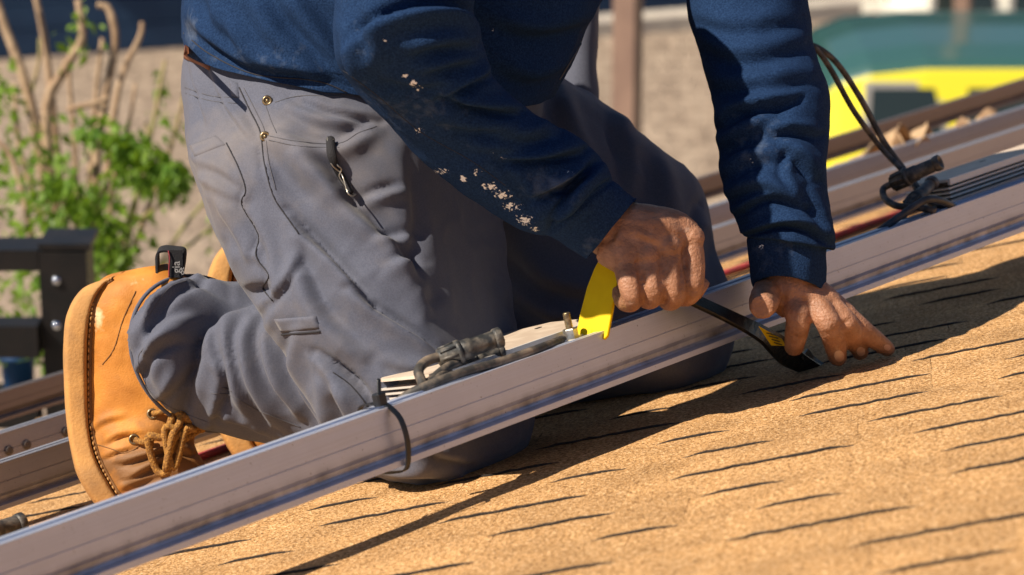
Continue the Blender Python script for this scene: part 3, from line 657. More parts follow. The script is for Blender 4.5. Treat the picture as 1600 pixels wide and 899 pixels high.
for (x, y, d, n, sx, sz) in [(10, 200, 6.5, 40, .03, .08), (0, 150, 6.5, 20, .02, .03), (30, 330, 6.4, 70, .06, .08), (80, 270, 6.4, 40, .03, .05), (90, 335, 6.35, 90, .06, .05), (140, 340, 6.35, 50, .03, .05), (120, 380, 6.35, 90, .06, .06), (175, 400, 6.35, 45, .03, .06),
                             (130, 30, 6.5, 14, .012, .05), (115, 65, 6.5, 10, .03, .02), (25, 440, 6.3, 60, .06, .06), (30, 500, 6.3, 50, .06, .05), (20, 560, 6.3, 40, .06, .05), (185, 360, 6.35, 30, .03, .05), (150, 440, 6.35, 20, .03, .04), (265, 200, 6.8, 12, .02, .04), (250, 135, 6.8, 6, .01, .02), (340, 340, 6.9, 8, .01, .04), (60, 230, 6.5, 18, .03, .04)]:
    leaves(mb, P(x, y, d), int(n*1.6), (sx, 0.06, sz), 0.032, 0.9, q)
for strand in [[(130, 205), (170, 205), (215, 230), (250, 250), (285, 285)], [(200, 210), (185, 240), (190, 280)], [(250, 250), (262, 275), (258, 292)], [(215, 228), (222, 262), (225, 285)], [(285, 285), (275, 270), (272, 295)], [(60, 300), (90, 290), (140, 320), (180, 380), (190, 430)]]:
    for x, y in densify(strand, 9): leaves(mb, P(x, y, 6.35), 8, (.012, .03, .014), 0.034, 1.3, q)
V, Fc = mb.arr(); tag(mk('foliage', V, Fc, M['leaf'], shrub, False, False), kind='stuff')

# black steel frame at the left, with bolts
M['blackframe'] = mat('black_powder_coat', (0.004, 0.004, 0.005), 0.5, c2=(0.010, 0.008, 0.008), scale=20)
M['bluebolt'] = mat('polished_bolt', (0.75, 0.80, 0.9), 0.12, 1.0)
fd = 5.3; fo = P(90, 560, fd); f0 = fo.copy(); f0[2] = 0
fr = empty('steel_frame', f0, 'black bolted steel frame standing at the left behind the rails', 'steel frame')
def fbox(name, x0, y0, x1, y1, d, dep):
    p = P(x0, y1, d); ux = P(x1, y1, d)-p; uz = P(x0, y0, d)-p; ux = np.array([np.linalg.norm(ux), 0, 0]); uz = np.array([0, 0, np.linalg.norm(uz)])
    return MB().box(p, ux, np.array([0, dep, 0]), uz).build(name, M['blackframe'], fr)
p = P(62, 440, fd); MB().box(np.array([p[0], p[1], 0]), np.array([0.088, 0, 0]), np.array([0, 0.09, 0]), np.array([0, 0, P(62, 392, fd)[2]])).build('upright', M['blackframe'], fr)
fbox('top_bar', -160, 390, 60, 424, fd+0.005, 0.09); fbox('middle_bar', -160, 508, 60, 560, fd+0.005, 0.06)
fbox('lower_bar', -160, 640, 60, 670, fd+0.005, 0.06)
c = P(60, 391.5, fd-0.01); MB().box(c, np.array([0.096, 0, 0]), np.array([0, 0.11, 0]), np.array([0, 0, 0.012])).build('cap', M['blackframe'], fr)
p = P(-160, 440, fd); MB().box(np.array([p[0], p[1], 0]), np.array([0.08, 0, 0]), np.array([0, 0.09, 0]), np.array([0, 0, P(-160, 392, fd)[2]])).build('upright', M['blackframe'], fr)
for x, y in ((88, 439), (88, 509)):
    c = P(x, y, fd-0.002); mk('bolt', *sphere(c, (0.009, 0.006, 0.009), 12, 8), M['bluebolt'], fr)
# blue pot with a purple flower seen through the frame
pc = P(28, 575, 5.9); pb = pc.copy(); pb[2] = 0
pot = empty('flower_pot', pc-np.array([0, 0, 0.05]), 'small dark blue pot with a purple flower behind the black frame', 'flower pot')
mk('pot', *revolve(pc-np.array([0, 0, 0.05]), pc+np.array([0, 0, 0.035]), [(0, 0.026), (0.05, 0.03), (0.85, 0.036), (0.86, 0.04), (1, 0.04), (1.0, 0.034)], 18), mat('blue_glaze', (0.01, 0.06, 0.17), 0.4), pot)
mb = MB(); q = random.Random(4)
for _ in range(24):
    c = P(22, 533, 5.9)+np.array([q.gauss(0, .008), q.gauss(0, .008), q.gauss(0, .012)]); mb.add(*sphere(c, (0.006, 0.006, 0.004), 6, 4))
mb.build('flower', mat('purple_petal', (0.20, 0.06, 0.22), 0.7), pot, True)
mb = MB(); leaves(mb, P(35, 540, 5.9), 50, (.02, .02, .015), 0.03, 0.2, q); V, Fc = mb.arr(); mk('leaf_tuft', V, Fc, M['leaf'], pot, False, False)
mk('stem', *tube([P(28, 560, 5.9), P(24, 540, 5.9)], 0.003, 6, 2), M['twig'], pot)
tblt = pb; tb = empty('plant_stand', tblt, 'slim black stand under the blue flower pot', 'plant stand')
hh = (pc-np.array([0, 0, 0.053]))[2]
MB().box(np.array([pc[0]-0.08, pc[1]-0.06, hh-0.012]), np.array([0.16, 0, 0]), np.array([0, 0.12, 0]), np.array([0, 0, 0.012])).build('shelf', M['blackframe'], tb)
for sx in (-0.075, 0.063):
    for sy in (-0.055, 0.043): MB().box(np.array([pc[0]+sx, pc[1]+sy, 0]), np.array([0.012, 0, 0]), np.array([0, 0.012, 0]), np.array([0, 0, hh-0.012])).build('leg', M['blackframe'], tb)

# dry leaves caught between the far rails at the right
M['deadleaf'] = mat('dry_tan_leaf', (0.42, 0.29, 0.17), 0.9, c2=(0.22, 0.13, 0.07), scale=40, mixp=(0.4, 0.65), coord='pos')
spots = [(1362, 207, 'pale'), (1400, 196, 'pale'), (1437, 197, 'pale'), (1478, 190, 'upright'), (1505, 182, 'upright'), (1530, 190, 'dark'), (1549, 178, 'dark'), (1420, 205, 'dark')]
names = ['leftmost dry curled leaf of the heap between the far rails at right', 'second dry leaf from the left in the heap between the far rails', 'third dry leaf from the left in the heap between the far rails', 'dry leaf standing up near the middle of the heap between the far rails', 'pointed dry leaf right of the middle of the heap between the far rails', 'dry leaf near the right end of the heap between the far rails', 'rightmost dry curled leaf of the heap between the far rails', 'dry leaf lying low in the middle of the heap between the far rails']
q = random.Random(21)
for (x, y, k), lb in zip(spots, names):
    wq = wC+0.03+q.uniform(0.0, 0.10); r = r_at(x, wq, 0.07); c = RL(r, wq, 0.055+q.uniform(0, 0.03)); V = []; nl = 7
    t = Rw*q.uniform(0.7, 1)+Ww*q.uniform(-0.6, 0.6)+Nw*q.uniform(-0.1, 0.25)*(3 if k == 'upright' else 1); t /= np.linalg.norm(t); s = np.cross(t, Nw+Ww*q.uniform(-0.6, 0.6)); s /= np.linalg.norm(s); nn_ = np.cross(s, t)
    l = q.uniform(0.07, 0.12)
    for i in range(nl):
        a_ = i/(nl-1); w_ = 0.032*math.sin(math.pi*min(1, a_*0.96+0.02))**0.7
        for j in (-1, -0.5, 0, 0.5, 1): V.append(c+t*l*(a_-0.5)+s*w_*j+nn_*(0.022*j*j*math.sin(a_*4+1)+0.02*math.sin(a_*5+x)+q.uniform(-.003, .003)))
    o = mk('dry_leaf', V, grid_faces(nl, 5, False), M['deadleaf']); o.modifiers.new('s', 'SOLIDIFY').thickness = 0.0012
    tag(o, lb, 'dry leaf', 'dry leaves caught between the rails')
# ================================================================ the worker
base = RF(560, 740)
man = empty('person', base, 'worker kneeling on the roof in navy sweatshirt, grey work trousers and tan boots, prying', 'person')

# ---- trousers: near leg, seat and far leg grown into one cloth surface
mb = MB()
V, Fc = loft([(310, 10, 600, -30, 3.24, .10), (288, 90, 630, 30, 3.215, .135), (289, 190, 690, 120, 3.175, .15), (312, 290, 745, 230, 3.13, .14, -45, 0), (360, 400, 778, 350, 3.10, .125, -60, 0), (415, 485, 782, 430, 3.07, .118, -65, 0),
              (475, 590, 803, 520, 3.05, .108, -55, 0), (545, 690, 828, 610, 3.03, .094, -40, 0), (600, 742, 828, 690, 3.02, .085), (650, 758, 790, 732, 3.02, .055), (690, 762, 750, 750, 3.02, .02)], 72, 8)
# the front of the thigh turns away from the sun along a long fold
px, py, pz = proj(V); xb = np.interp(py, [200, 300, 440, 500, 540, 620, 700, 760], [632, 640, 648, 656, 682, 676, 652, 645])
t = np.maximum(0, px-xb); V = V+((V-CL)/pz[:, None])*(1.1*(t*t/(t+18))/1450*np.interp(py, [120, 200], [0, 1]))[:, None]
mb.add(V, Fc)
mb.add(*loft([(296, 431, 338, 674, 3.19, .082, -112, 0), (330, 438, 385, 688, 3.18, .084, -75, 0), (400, 448, 460, 702, 3.16, .085, -25, 0), (480, 480, 540, 720, 3.12, .085), (560, 540, 610, 748, 3.07, .085), (640, 610, 690, 760, 3.03, .075), (700, 680, 730, 758, 3.02, .04)], 44, 5))
mb.add(*loft([(320, 20, 840, 70, 3.34, .12), (300, 90, 850, 150, 3.31, .155), (330, 200, 830, 260, 3.28, .15), (420, 300, 800, 340, 3.25, .10)], 40, 5))
mb.add(*loft([(800, 40, 640, 260, 3.42, .12), (868, 116, 690, 330, 3.42, .13), (945, 163, 750, 420, 3.41, .125), (1030, 233, 790, 500, 3.40, .12), (1096, 287, 820, 560, 3.39, .11), (1118, 400, 850, 600, 3.38, .10), (1142, 465, 900, 618, 3.375, .095), (1146, 530, 960, 622, 3.37, .085), (1122, 588, 1010, 620, 3.37, .06), (1090, 606, 1040, 618, 3.37, .02)], 40, 5))
mb.add(*loft([(440, 440, 450, 660, 3.47, .075), (560, 450, 560, 660, 3.45, .08), (700, 450, 710, 650, 3.43, .085), (850, 470, 860, 640, 3.40, .085), (980, 500, 990, 626, 3.38, .08), (1050, 540, 1060, 620, 3.37, .05)], 36, 5))
V, Fc = remesh(*mb.arr(), 0.0036, 7)
pants_strokes = [
 # long drapes over the thigh
 ('f', 22, 9, [(650, 452), (612, 405), (550, 345), (507, 295), (470, 260)]), ('v', 14, 8, [(575, 475), (517, 412), (473, 368), (448, 340)]), ('v', 12, 6, [(690, 560), (640, 525), (590, 492), (545, 462)]),
 ('f', 16, 5, [(560, 560), (500, 500), (470, 440), (455, 380)]), ('f', 26, 6, [(430, 200), (470, 250), (520, 290)]), ('f', 15, 4.5, [(585, 205), (540, 235), (500, 240), (430, 222)]),
 ('f', 10, 3.5, [(630, 300), (600, 308), (570, 318)]), ('f', 10, 3.5, [(650, 372), (620, 376), (590, 385)]), ('f', 10, 3, [(660, 415), (630, 420), (605, 430)]), ('c', 12, 4, [(640, 240), (655, 330), (650, 440)]),
 ('v', 12, 6, [(212, 585), (245, 545), (295, 522)]), ('f', 15, 6, [(205, 545), (232, 505), (285, 472), (340, 452)]), ('v', 10, 5, [(250, 622), (278, 592), (298, 560)]), ('v', 9, 4, [(330, 660), (345, 610), (340, 560)]), ('f', 10, 4, [(250, 480), (240, 530), (250, 590)]),
 # waist and seat
 ('v', 8, 3.5, [(330, 112), (350, 160), (390, 215)]), ('v', 7, 3, [(300, 105), (312, 150), (322, 190)]), ('f', 9, 3, [(440, 165), (500, 190), (560, 195)]), ('v', 8, 3, [(460, 150), (520, 175), (590, 185)]), ('f', 18, 4, [(300, 210), (330, 290), (352, 360)]),
 ('f', 9, 2.5, [(310, 250), (345, 262), (375, 285)]), ('f', 8, 2.2, [(320, 280), (345, 292), (372, 310)]), ('f', 10, 3, [(345, 300), (365, 350), (392, 400)]), ('f', 12, 3.5, [(400, 330), (425, 390), (435, 450)]), ('v', 9, 3, [(420, 470), (450, 440), (470, 400)]),
 # behind the knee and lower leg
 ('c', 10, 14, [(415, 452), (375, 466), (340, 482), (310, 508), (298, 560), (290, 610), (285, 650)]), ('b', 26, 9, [(300, 470), (268, 520), (255, 570), (270, 610)]), ('v', 9, 6, [(236, 560), (232, 515), (262, 480), (318, 443)]),
 ('f', 12, 5, [(350, 492), (352, 535), (372, 605), (390, 650)]), ('f', 11, 5, [(392, 500), (380, 540), (396, 600), (430, 660)]), ('f', 11, 5, [(428, 490), (415, 530), (430, 590), (470, 650)]), ('f', 12, 5, [(465, 520), (462, 570), (490, 630), (520, 670)]),
 ('v', 12, 8, [(580, 650), (562, 618), (520, 580), (495, 560)]), ('f', 12, 5, [(530, 700), (515, 640), (500, 590)]), ('f', 14, 6, [(560, 660), (540, 620), (515, 600)]), ('f', 9, 3, [(330, 640), (380, 660), (430, 680)]),
 ('f', 9, 3, [(330, 565), (350, 590), (372, 640)]), ('v', 8, 3, [(290, 440), (330, 452), (370, 450)]),
 ('v', 6, 2.2, [(374, 137), (392, 175), (407, 207), (413, 254), (424, 297), (436, 322), (467, 366)]), ('v', 6, 2.4, [(354, 224), (372, 260), (384, 297), (378, 320), (404, 367), (400, 400), (420, 430), (411, 450)]), ('c', 5, 1.5, [(289, 140), (330, 153), (372, 156)]), ('v', 5, 1.5, [(418, 212), (470, 222), (530, 224), (560, 208), (588, 198)]),
 # knee
 ('v', 9, 5, [(650, 690), (690, 712), (730, 722)]), ('f', 11, 4, [(600, 740), (650, 735), (700, 742)]), ('f', 10, 3, [(620, 590), (660, 600), (700, 590)]), ('f', 10, 3, [(600, 560), (640, 575), (690, 575)]),
 # far thigh
 ('f', 18, 6, [(960, 170), (985, 230), (1000, 290)]), ('f', 20, 6, [(1010, 225), (1040, 290), (1050, 360)]), ('f', 16, 5, [(880, 150), (900, 210), (930, 260)]), ('v', 14, 5, [(1095, 330), (1080, 400), (1095, 470)]), ('f', 22, 5, [(800, 380), (860, 430), (960, 460)]), ('f', 20, 5, [(800, 450), (870, 490), (960, 500)]),
]
V = sculpt(V, Fc, pants_strokes, 0.0016, 16.0, 2.2, 2, 0.0036)
pants = mk('trousers', V, Fc, M['pants'], man)
pb_ = bvh_of(V, Fc)
px, py, pz = proj(V)
def blob(x, y, rx, ry): return np.exp(-(((px-x)/rx)**2+((py-y)/ry)**2))
dust = np.clip(0.9*blob(330, 290, 50, 90)+0.7*blob(400, 215, 60, 40)+0.55*blob(520, 210, 120, 50)+0.5*blob(560, 300, 80, 80)+0.45*blob(680, 740, 110, 40)+0.4*blob(480, 520, 120, 60)+0.5*blob(1050, 600, 150, 40)+0.3*blob(600, 600, 120, 70), 0, 1)*(pz < 3.35)
set_attr(pants, 'dust', dust)
for pts in ([(374, 137), (392, 175), (407, 207), (413, 254), (424, 297), (436, 322), (467, 366)], [(354, 224), (372, 260), (384, 297), (378, 320), (404, 367), (400, 400), (420, 430), (411, 450), (426, 470)], [(520, 582), (545, 600), (566, 624), (580, 648)]): mk('outseam_and_crease', *seam_tube(pb_, pts, 0.0008, 0.0003), M['seam'], pants)  # last dark line is drawn along a crease to put in its shade
for pts in ([(289, 137), (330, 150), (372, 153)], [(290, 146), (330, 158), (370, 162)], [(415, 165), (424, 190), (432, 208)], [(430, 160), (470, 150), (540, 152)], [(418, 212), (470, 222), (530, 224), (560, 208), (588, 198)], [(420, 219), (470, 229), (530, 231)],
            [(381, 138), (400, 175), (414, 207), (420, 254), (431, 297)], [(224, 545), (216, 562), (226, 600), (262, 634), (330, 662)], [(296, 437), (262, 452), (228, 500)], [(330, 615), (360, 618), (400, 640), (470, 668)], [(340, 605), (352, 607), (362, 612)]): mk('stitching', *seam_tube(pb_, pts, 0.00045, 0.0002), M['seam_light'], pants)

hem = []
for k in range(61):
    th_ = 2*math.pi*k/60; hem.append(P(317+21*math.cos(th_)-112*math.sin(th_), 552.5+121.5*math.cos(th_), 3.19-0.082*math.sin(th_)))
mk('cuff_hem', *tube(hem, 0.0022, 8, 1), M['pants'], pants)
V2, F2 = patch(pb_, [(296, 228), (338, 212), (352, 226), (304, 245)], 0.0006, 0.0010); set_attr(mk('back_pocket_flap', V2, F2, M['pants'], pants), 'dust', np.full(len(V2), 0.8))
V2, F2 = patch(pb_, [(428, 499), (494, 494), (499, 514), (440, 520)], 0.0006, 0.0009); set_attr(mk('leg_pocket_flap', V2, F2, M['pants'], pants), 'dust', np.full(len(V2), 0.4))
mk('pocket_slit', *seam_tube(pb_, [(440, 523), (470, 521), (501, 518)], 0.0012, 0.0002), M['seam'], pants)
V2, F2 = patch(pb_, [(358, 124), (372, 130), (374, 154), (362, 150)], 0.001, 0.002, 4, 6); mk('belt_loop', V2, F2, M['pants'], pants)
V2, F2 = patch(pb_, [(289, 70), (330, 96), (328, 110), (289, 92)], 0.002, 0.003, 8, 4); mk('belt', V2, F2, M['belt'], man)
for x, y in ((418, 158), (415, 214)):
    c = drop(pb_, x, y, 0.001); t = (CL-c)/np.linalg.norm(CL-c)
    rv = mk('rivet', *revolve(c-t*0.001, c+t*0.003, [(0, 0.0056), (0.5, 0.0056), (0.85, 0.0048), (0.9, 0.0036), (0.55, 0.0030), (0.5, 0.0018), (0.9, 0.0014), (1, 0.0004)], 16), M['brass'], pants)
# pocket clip
q = [drop(pb_, x, y, l) for x, y, l in ((517, 223, .004), (519, 240, .0065), (526, 262, .006), (533, 285, .0045), (541, 306, .006))]
clip = mk('pocket_clip', *tube(q, [.0048, .0048, .004, .004, .0035], 10, 5, (np.array([0, -1, 0]), 0.4)), M['blackweb'], man)
q = [drop(pb_, x, y, .008) for x, y in ((513, 224), (517, 250), (525, 280), (533, 306), (541, 314), (547, 308))]; mk('wire_edge', *tube(q, .0009, 6, 4), M['silver'], clip)
q = [drop(pb_, x, y, .007) for x, y in ((522, 225), (526, 250), (535, 262), (531, 275), (541, 290), (546, 308))]; mk('wire_edge', *tube(q, .0008, 6, 4), M['silver'], clip)

# ---- sweatshirt torso and sleeves
st = [(286, 66, 866, 138, 3.245, .225, 0, 50), (285, 40, 885, 105, 3.24, .228, 0, 46), (286, -10, 915, 45, 3.22, .215, 0, 40), (300, -90, 950, -40, 3.2, .20, 0, 30), (350, -190, 920, -150, 3.19, .19), (450, -280, 860, -255, 3.18, .175), (580, -350, 850, -340, 3.18, .13), (680, -390, 890, -390, 3.18, .085), (720, -410, 860, -412, 3.18, .06)]
V, Fc = loft(st, 240, 26, 2.7); Fc = fix_orient(V, Fc)
tor = [('f', 17, 8, [(520, 150), (470, 90), (430, 50), (395, -5)]), ('f', 16, 8, [(300, 20), (340, 60), (390, 95), (450, 110)]), ('f', 18, 8, [(545, 120), (500, 60), (450, -10)]), ('f', 14, 5, [(370, 20), (385, 70), (440, 100), (510, 112)]), ('f', 16, 6, [(330, -20), (350, 30), (395, 70)]), ('c', 8, 3, [(290, 48), (330, 82), (400, 113), (500, 124), (560, 150)]),
       ('f', 16, 6, [(760, 20), (840, 40), (930, 20)]), ('f', 18, 6, [(780, 90), (830, 110), (890, 90)])]
V = sculpt(V, Fc, tor, 0.0020, 11.0, 1.4, 1, 0.0036)
shirt = mk('sweatshirt', V, Fc, M['shirt'], man, True, False)
px, py, pz = proj(V); sb_ = bvh_of(V, Fc)
set_attr(shirt, 'paint', np.clip(0.75*blob(296, 50, 6, 14)+0.7*blob(495, 138, 22, 4)+0.6*blob(765, 48, 26, 8)+0.5*blob(440, 132, 40, 5), 0, 1)); set_attr(shirt, 'dust', np.clip(0.8*blob(298, 45, 14, 30)+0.35*blob(400, 100, 120, 40), 0, 1))
mk('hem_seam', *seam_tube(sb_, [(287, 52), (330, 86), (400, 117), (500, 128), (570, 160)], 0.0007, 0.0002), M['seam'], shirt)
mk('hem_seam', *seam_tube(sb_, [(938, 6), (912, 60), (886, 104), (874, 124)], 0.0010, 0.0004), M['seam_light'], shirt)

V, Fc = loft([(885, -30, 940, -30, 3.62, .03), (880, 40, 936, 35, 3.62, .032), (872, 100, 934, 95, 3.61, .032), (868, 160, 936, 160, 3.60, .03), (872, 230, 930, 230, 3.58, .025)], 24, 6); V = sculpt(V, fix_orient(V, Fc), [], 0.003, 18)
mk('bluegrey_shape', V, Fc, M['pants'], man)  # stand-in for an unidentified blue-grey shape beside the belly
arm = [(560, -330, 800, -330, 2.97, .10), (535, -150, 782, -150, 2.88, .090), (524, -20, 742, -10, 2.86, .080), (523, 85, 748, 45, 2.855, .075), (556, 140, 768, 112, 2.880, .068), (608, 196, 808, 158, 2.905, .060), (660, 250, 855, 192, 2.928, .056), (720, 301, 902, 215, 2.945, .055), (780, 340, 936, 245, 2.962, .054), (822, 360, 955, 272, 2.965, .055), (845, 366, 958, 282, 2.968, .048), (862, 370, 961, 284, 2.97, .0435),  # shoulder above the frame made bulky to shade the far sleeve and hand
       (888, 387, 977, 297, 2.978, .041), (913, 403, 991, 310, 2.985, .040), (915, 405, 993, 311, 2.986, .039), (914, 402, 990, 311, 2.984, .035), (885, 382, 972, 297, 2.975, .033)]
V, Fc = loft(arm, 130, 14); Fc = fix_orient(V, Fc)
arm_st = [('v', 15, 12, [(560, 62), (600, 34), (650, 20), (705, 18), (740, 34)][::-1]), ('f', 13, 7, [(735, 62), (690, 62), (640, 72)][::-1]), ('f', 12, 7, [(735, 88), (700, 93), (655, 105)][::-1]), ('v', 12, 8, [(760, 112), (720, 130), (685, 150)][::-1]), ('v', 11, 8, [(805, 172), (760, 165), (700, 150)][::-1]),
          ('v', 12, 9, [(905, 232), (850, 243), (785, 246)][::-1]), ('v', 13, 10, [(915, 262), (880, 283), (840, 300)][::-1]), ('f', 14, 6, [(860, 200), (820, 205), (770, 200)][::-1]), ('f', 12, 5, [(690, 180), (740, 195), (790, 190)]), ('f', 16, 6, [(540, 40), (560, 110), (620, 165)]), ('f', 10, 4, [(800, 260), (830, 300), (845, 340)]), ('v', 12, 8, [(935, 262), (900, 300), (872, 345)]), ('c', 5, 5, [(852, 366), (900, 330), (958, 278)]), ('f', 12, 4, [(740, 225), (790, 225), (840, 215)]), ('f', 15, 5, [(575, 10), (590, 60), (585, 100)]), ('f', 12, 5, [(600, 110), (650, 125), (700, 118)])]
V = sculpt(V, Fc, arm_st, 0.0014, 15.0, 1.5, 1, 0.0026)
sl = mk('sleeve', V, Fc, M['shirt'], shirt, True, False); px, py, pz = proj(V); ab_ = bvh_of(V, Fc)
pt = np.zeros(len(V))
for x, y, rx, ry, a in ((602, 64, 6, 8, .85), (632, 118, 8, 8, .95), (645, 130, 10, 7, 1.0), (655, 140, 8, 6, .9), (672, 155, 4, 3, .7), (695, 177, 4, 3, .7), (655, 204, 13, 6, .9), (612, 170, 5, 4, .7), (690, 268, 20, 7, .85), (723, 280, 8, 7, 1.0), (745, 270, 10, 9, .85), (765, 292, 16, 10, 1.0), (785, 305, 18, 9, 1.0), (800, 322, 18, 9, .95), (820, 345, 16, 9, 1.0), (835, 358, 10, 6, .9), (855, 290, 22, 10, .7), (885, 268, 14, 6, .7), (770, 240, 8, 5, .7), (788, 247, 6, 4, .8), (812, 340, 10, 8, .8)):
    pt = np.maximum(pt, a*np.exp(-(((px-x)/(1.35*rx))**2+((py-y)/(1.35*ry))**2)))
set_attr(sl, 'paint', pt*(pz < 3.0)); set_attr(sl, 'dust', np.clip(0.7*blob(860, 290, 60, 30)+0.4*blob(640, 170, 120, 60)+0.5*blob(920, 380, 30, 20)+0.3*blob(560, 60, 30, 60), 0, 1))
mk('sleeve_seam', *seam_tube(ab_, [(536, 110), (590, 150), (657, 206), (734, 250), (790, 290)], 0.0004, 0.0001), M['seam'], sl)

far = [(1075, -260, 1225, -260, 3.3, .06), (1072, -120, 1258, -120, 3.27, .085), (1074, 0, 1262, 0, 3.24, .078), (1099, 95, 1277, 90, 3.21, .074), (1111, 150, 1294, 145, 3.19, .072), (1124, 225, 1293, 215, 3.17, .070), (1126, 275, 1291, 280, 3.15, .066), (1142, 325, 1295, 335, 3.14, .062), (1156, 352, 1301, 372, 3.135, .058), (1163, 366, 1303, 388, 3.13, .053), (1168, 366, 1292, 388, 3.128, .044), (1170, 380, 1289, 396, 3.127, .041, 0, -4), (1173, 410, 1289, 425, 3.125, .041, 0, -10), (1177, 441, 1287, 455, 3.125, .041, 0, -18), (1180, 442, 1285, 456, 3.125, .038, 0, -18), (1182, 430, 1283, 440, 3.125, .034, 0, -16)]
V, Fc = loft(far, 130, 14); Fc = fix_orient(V, Fc)
far_st = [('v', 13, 11, [(1130, 190), (1150, 172), (1200, 160), (1240, 150)]), ('f', 13, 8, [(1122, 222), (1160, 205), (1200, 180)]), ('v', 11, 8, [(1275, 206), (1235, 200), (1195, 205)][::-1]), ('v', 11, 8, [(1225, 225), (1250, 245), (1275, 275)]), ('f', 12, 7, [(1130, 270), (1170, 245), (1210, 240)]), ('f', 12, 7, [(1135, 300), (1190, 285), (1240, 300)]), ('v', 10, 7, [(1150, 330), (1200, 305), (1260, 320)]), ('v', 9, 7, [(1166, 362), (1215, 348), (1260, 352), (1300, 376)]), ('f', 10, 5, [(1270, 300), (1285, 340), (1296, 375)]), ('f', 16, 6, [(1100, 60), (1160, 80), (1250, 60)]), ('f', 16, 6, [(1110, 120), (1170, 125), (1270, 110)]), ('f', 14, 5, [(1090, 20), (1150, 35), (1240, 25)]), ('f', 9, 4, [(1240, 240), (1230, 270), (1245, 300)])]
V = sculpt(V, Fc, far_st, 0.0014, 15.0, 1.4, 1, 0.0030)
sl2 = mk('sleeve', V, Fc, M['shirt'], shirt, True, False); px, py, pz = proj(V)
pt = np.zeros(len(V))
for x, y, rx, ry, a in ((1190, 385, 7, 7, .9), (1188, 420, 6, 6, .65), (1175, 250, 8, 14, .75), (1242, 325, 5, 4, .7), (1140, 280, 8, 5, .6)): pt = np.maximum(pt, a*np.exp(-(((px-x)/rx)**2+((py-y)/ry)**2)))
set_attr(sl2, 'paint', pt); set_attr(sl2, 'dust', np.clip(0.5*blob(1180, 230, 60, 60)+0.4*blob(1200, 400, 60, 40), 0, 1))

# ---- body: hands, arms, chest, neck and head as one continuous skin
mb = MB()
def limb(q, r, n=14, per=4): mb.add(*tube(PP(q), r, n, per))
def ball(x, y, d, r): mb.add(*sphere(P(x, y, d), r, 14, 10))
# right forearm, upper arm
limb([(650, -300, 3.03), (630, 60, 2.89), (800, 240, 2.95), (920, 330, 2.985), (955, 362, 2.992), (985, 380, 2.995)], [.05, .043, .04, .032, .029, .028])
# right fist: back of the hand
limb([(945, 352, 2.99), (985, 362, 2.99), (1030, 372, 2.995), (1058, 385, 3.0)], [.026, .031, .031, .022])
limb([(950, 385, 2.985), (975, 400, 2.975), (990, 415, 2.972)], [.020, .020, .017]); limb([(965, 375, 2.982), (1005, 398, 2.978)], [.024, .020]); limb([(985, 362, 2.987), (1035, 388, 2.985)], [.024, .020]); limb([(1000, 350, 2.995), (1050, 358, 2.998), (1078, 372, 3.0)], [.022, .021, .017])
# its four fingers: knuckle, middle joint, then curled back round the bar
limb([(975, 402, 2.974), (984, 440, 2.962), (988, 466, 2.963), (978, 470, 2.985), (966, 452, 3.005)], [.0140, .0133, .0122, .0118, .0105])
limb([(1008, 402, 2.976), (1018, 436, 2.966), (1022, 458, 2.967), (1012, 466, 2.99), (998, 450, 3.012)], [.0142, .0134, .0124, .0118, .0105])
limb([(1040, 388, 2.982), (1050, 430, 2.974), (1054, 460, 2.976), (1044, 468, 3.0), (1030, 450, 3.02)], [.0145, .0134, .0124, .0118, .0105])
limb([(1076, 374, 2.998), (1082, 415, 2.99), (1080, 452, 2.99), (1068, 462, 3.012), (1054, 446, 3.03)], [.0148, .0134, .0126, .0118, .0105])
limb([(1020, 395, 3.03), (1060, 432, 3.045), (1090, 448, 3.045), (1102, 455, 3.045)], [.019, .0145, .012, .010])
for x, y, d, r in ((977, 404, 2.969, .0138), (1010, 400, 2.970, .014), (1043, 386, 2.976, .0145), (1080, 372, 2.994, .0145)): ball(x, y, d, r)
# left arm and hand
limb([(1130, -230, 3.29), (1180, 40, 3.22), (1215, 250, 3.155), (1230, 400, 3.13), (1233, 440, 3.128)], [.05, .045, .038, .029, .028])
limb([(1232, 425, 3.128), (1236, 452, 3.125), (1252, 474, 3.122)], [.029, .030, .026]); limb([(1225, 440, 3.126), (1232, 460, 3.12), (1240, 478, 3.113)], [.023, .021, .0165]); limb([(1245, 445, 3.125), (1262, 465, 3.118), (1276, 478, 3.114)], [.022, .020, .016])
limb([(1252, 448, 3.128), (1284, 470, 3.124), (1300, 482, 3.122)], [.020, .019, .0152]); limb([(1260, 450, 3.133), (1295, 476, 3.135), (1319, 491, 3.135)], [.018, .017, .0135])
limb([(1238, 474, 3.112), (1247, 497, 3.10), (1244, 525, 3.112), (1240, 546, 3.13)], [.0150, .0138, .0126, .0102]); ball(1247, 496, 3.099, .0132)
limb([(1274, 476, 3.112), (1294, 505, 3.10), (1304, 536, 3.128), (1309, 560, 3.165)], [.0150, .0138, .0126, .0102]); ball(1294, 504, 3.098, .0132)
limb([(1299, 481, 3.12), (1322, 505, 3.112), (1335, 530, 3.15), (1345, 551, 3.195)], [.0140, .0130, .0118, .0095]); ball(1322, 504, 3.111, .0123)
limb([(1319, 490, 3.134), (1350, 518, 3.14), (1370, 533, 3.168), (1388, 547, 3.198)], [.0128, .0116, .0105, .0084]); ball(1350, 517, 3.139, .0108)
limb([(1215, 440, 3.13), (1200, 458, 3.11), (1193, 474, 3.075), (1191, 480, 3.045)], [.022, .0175, .0160, .0128])
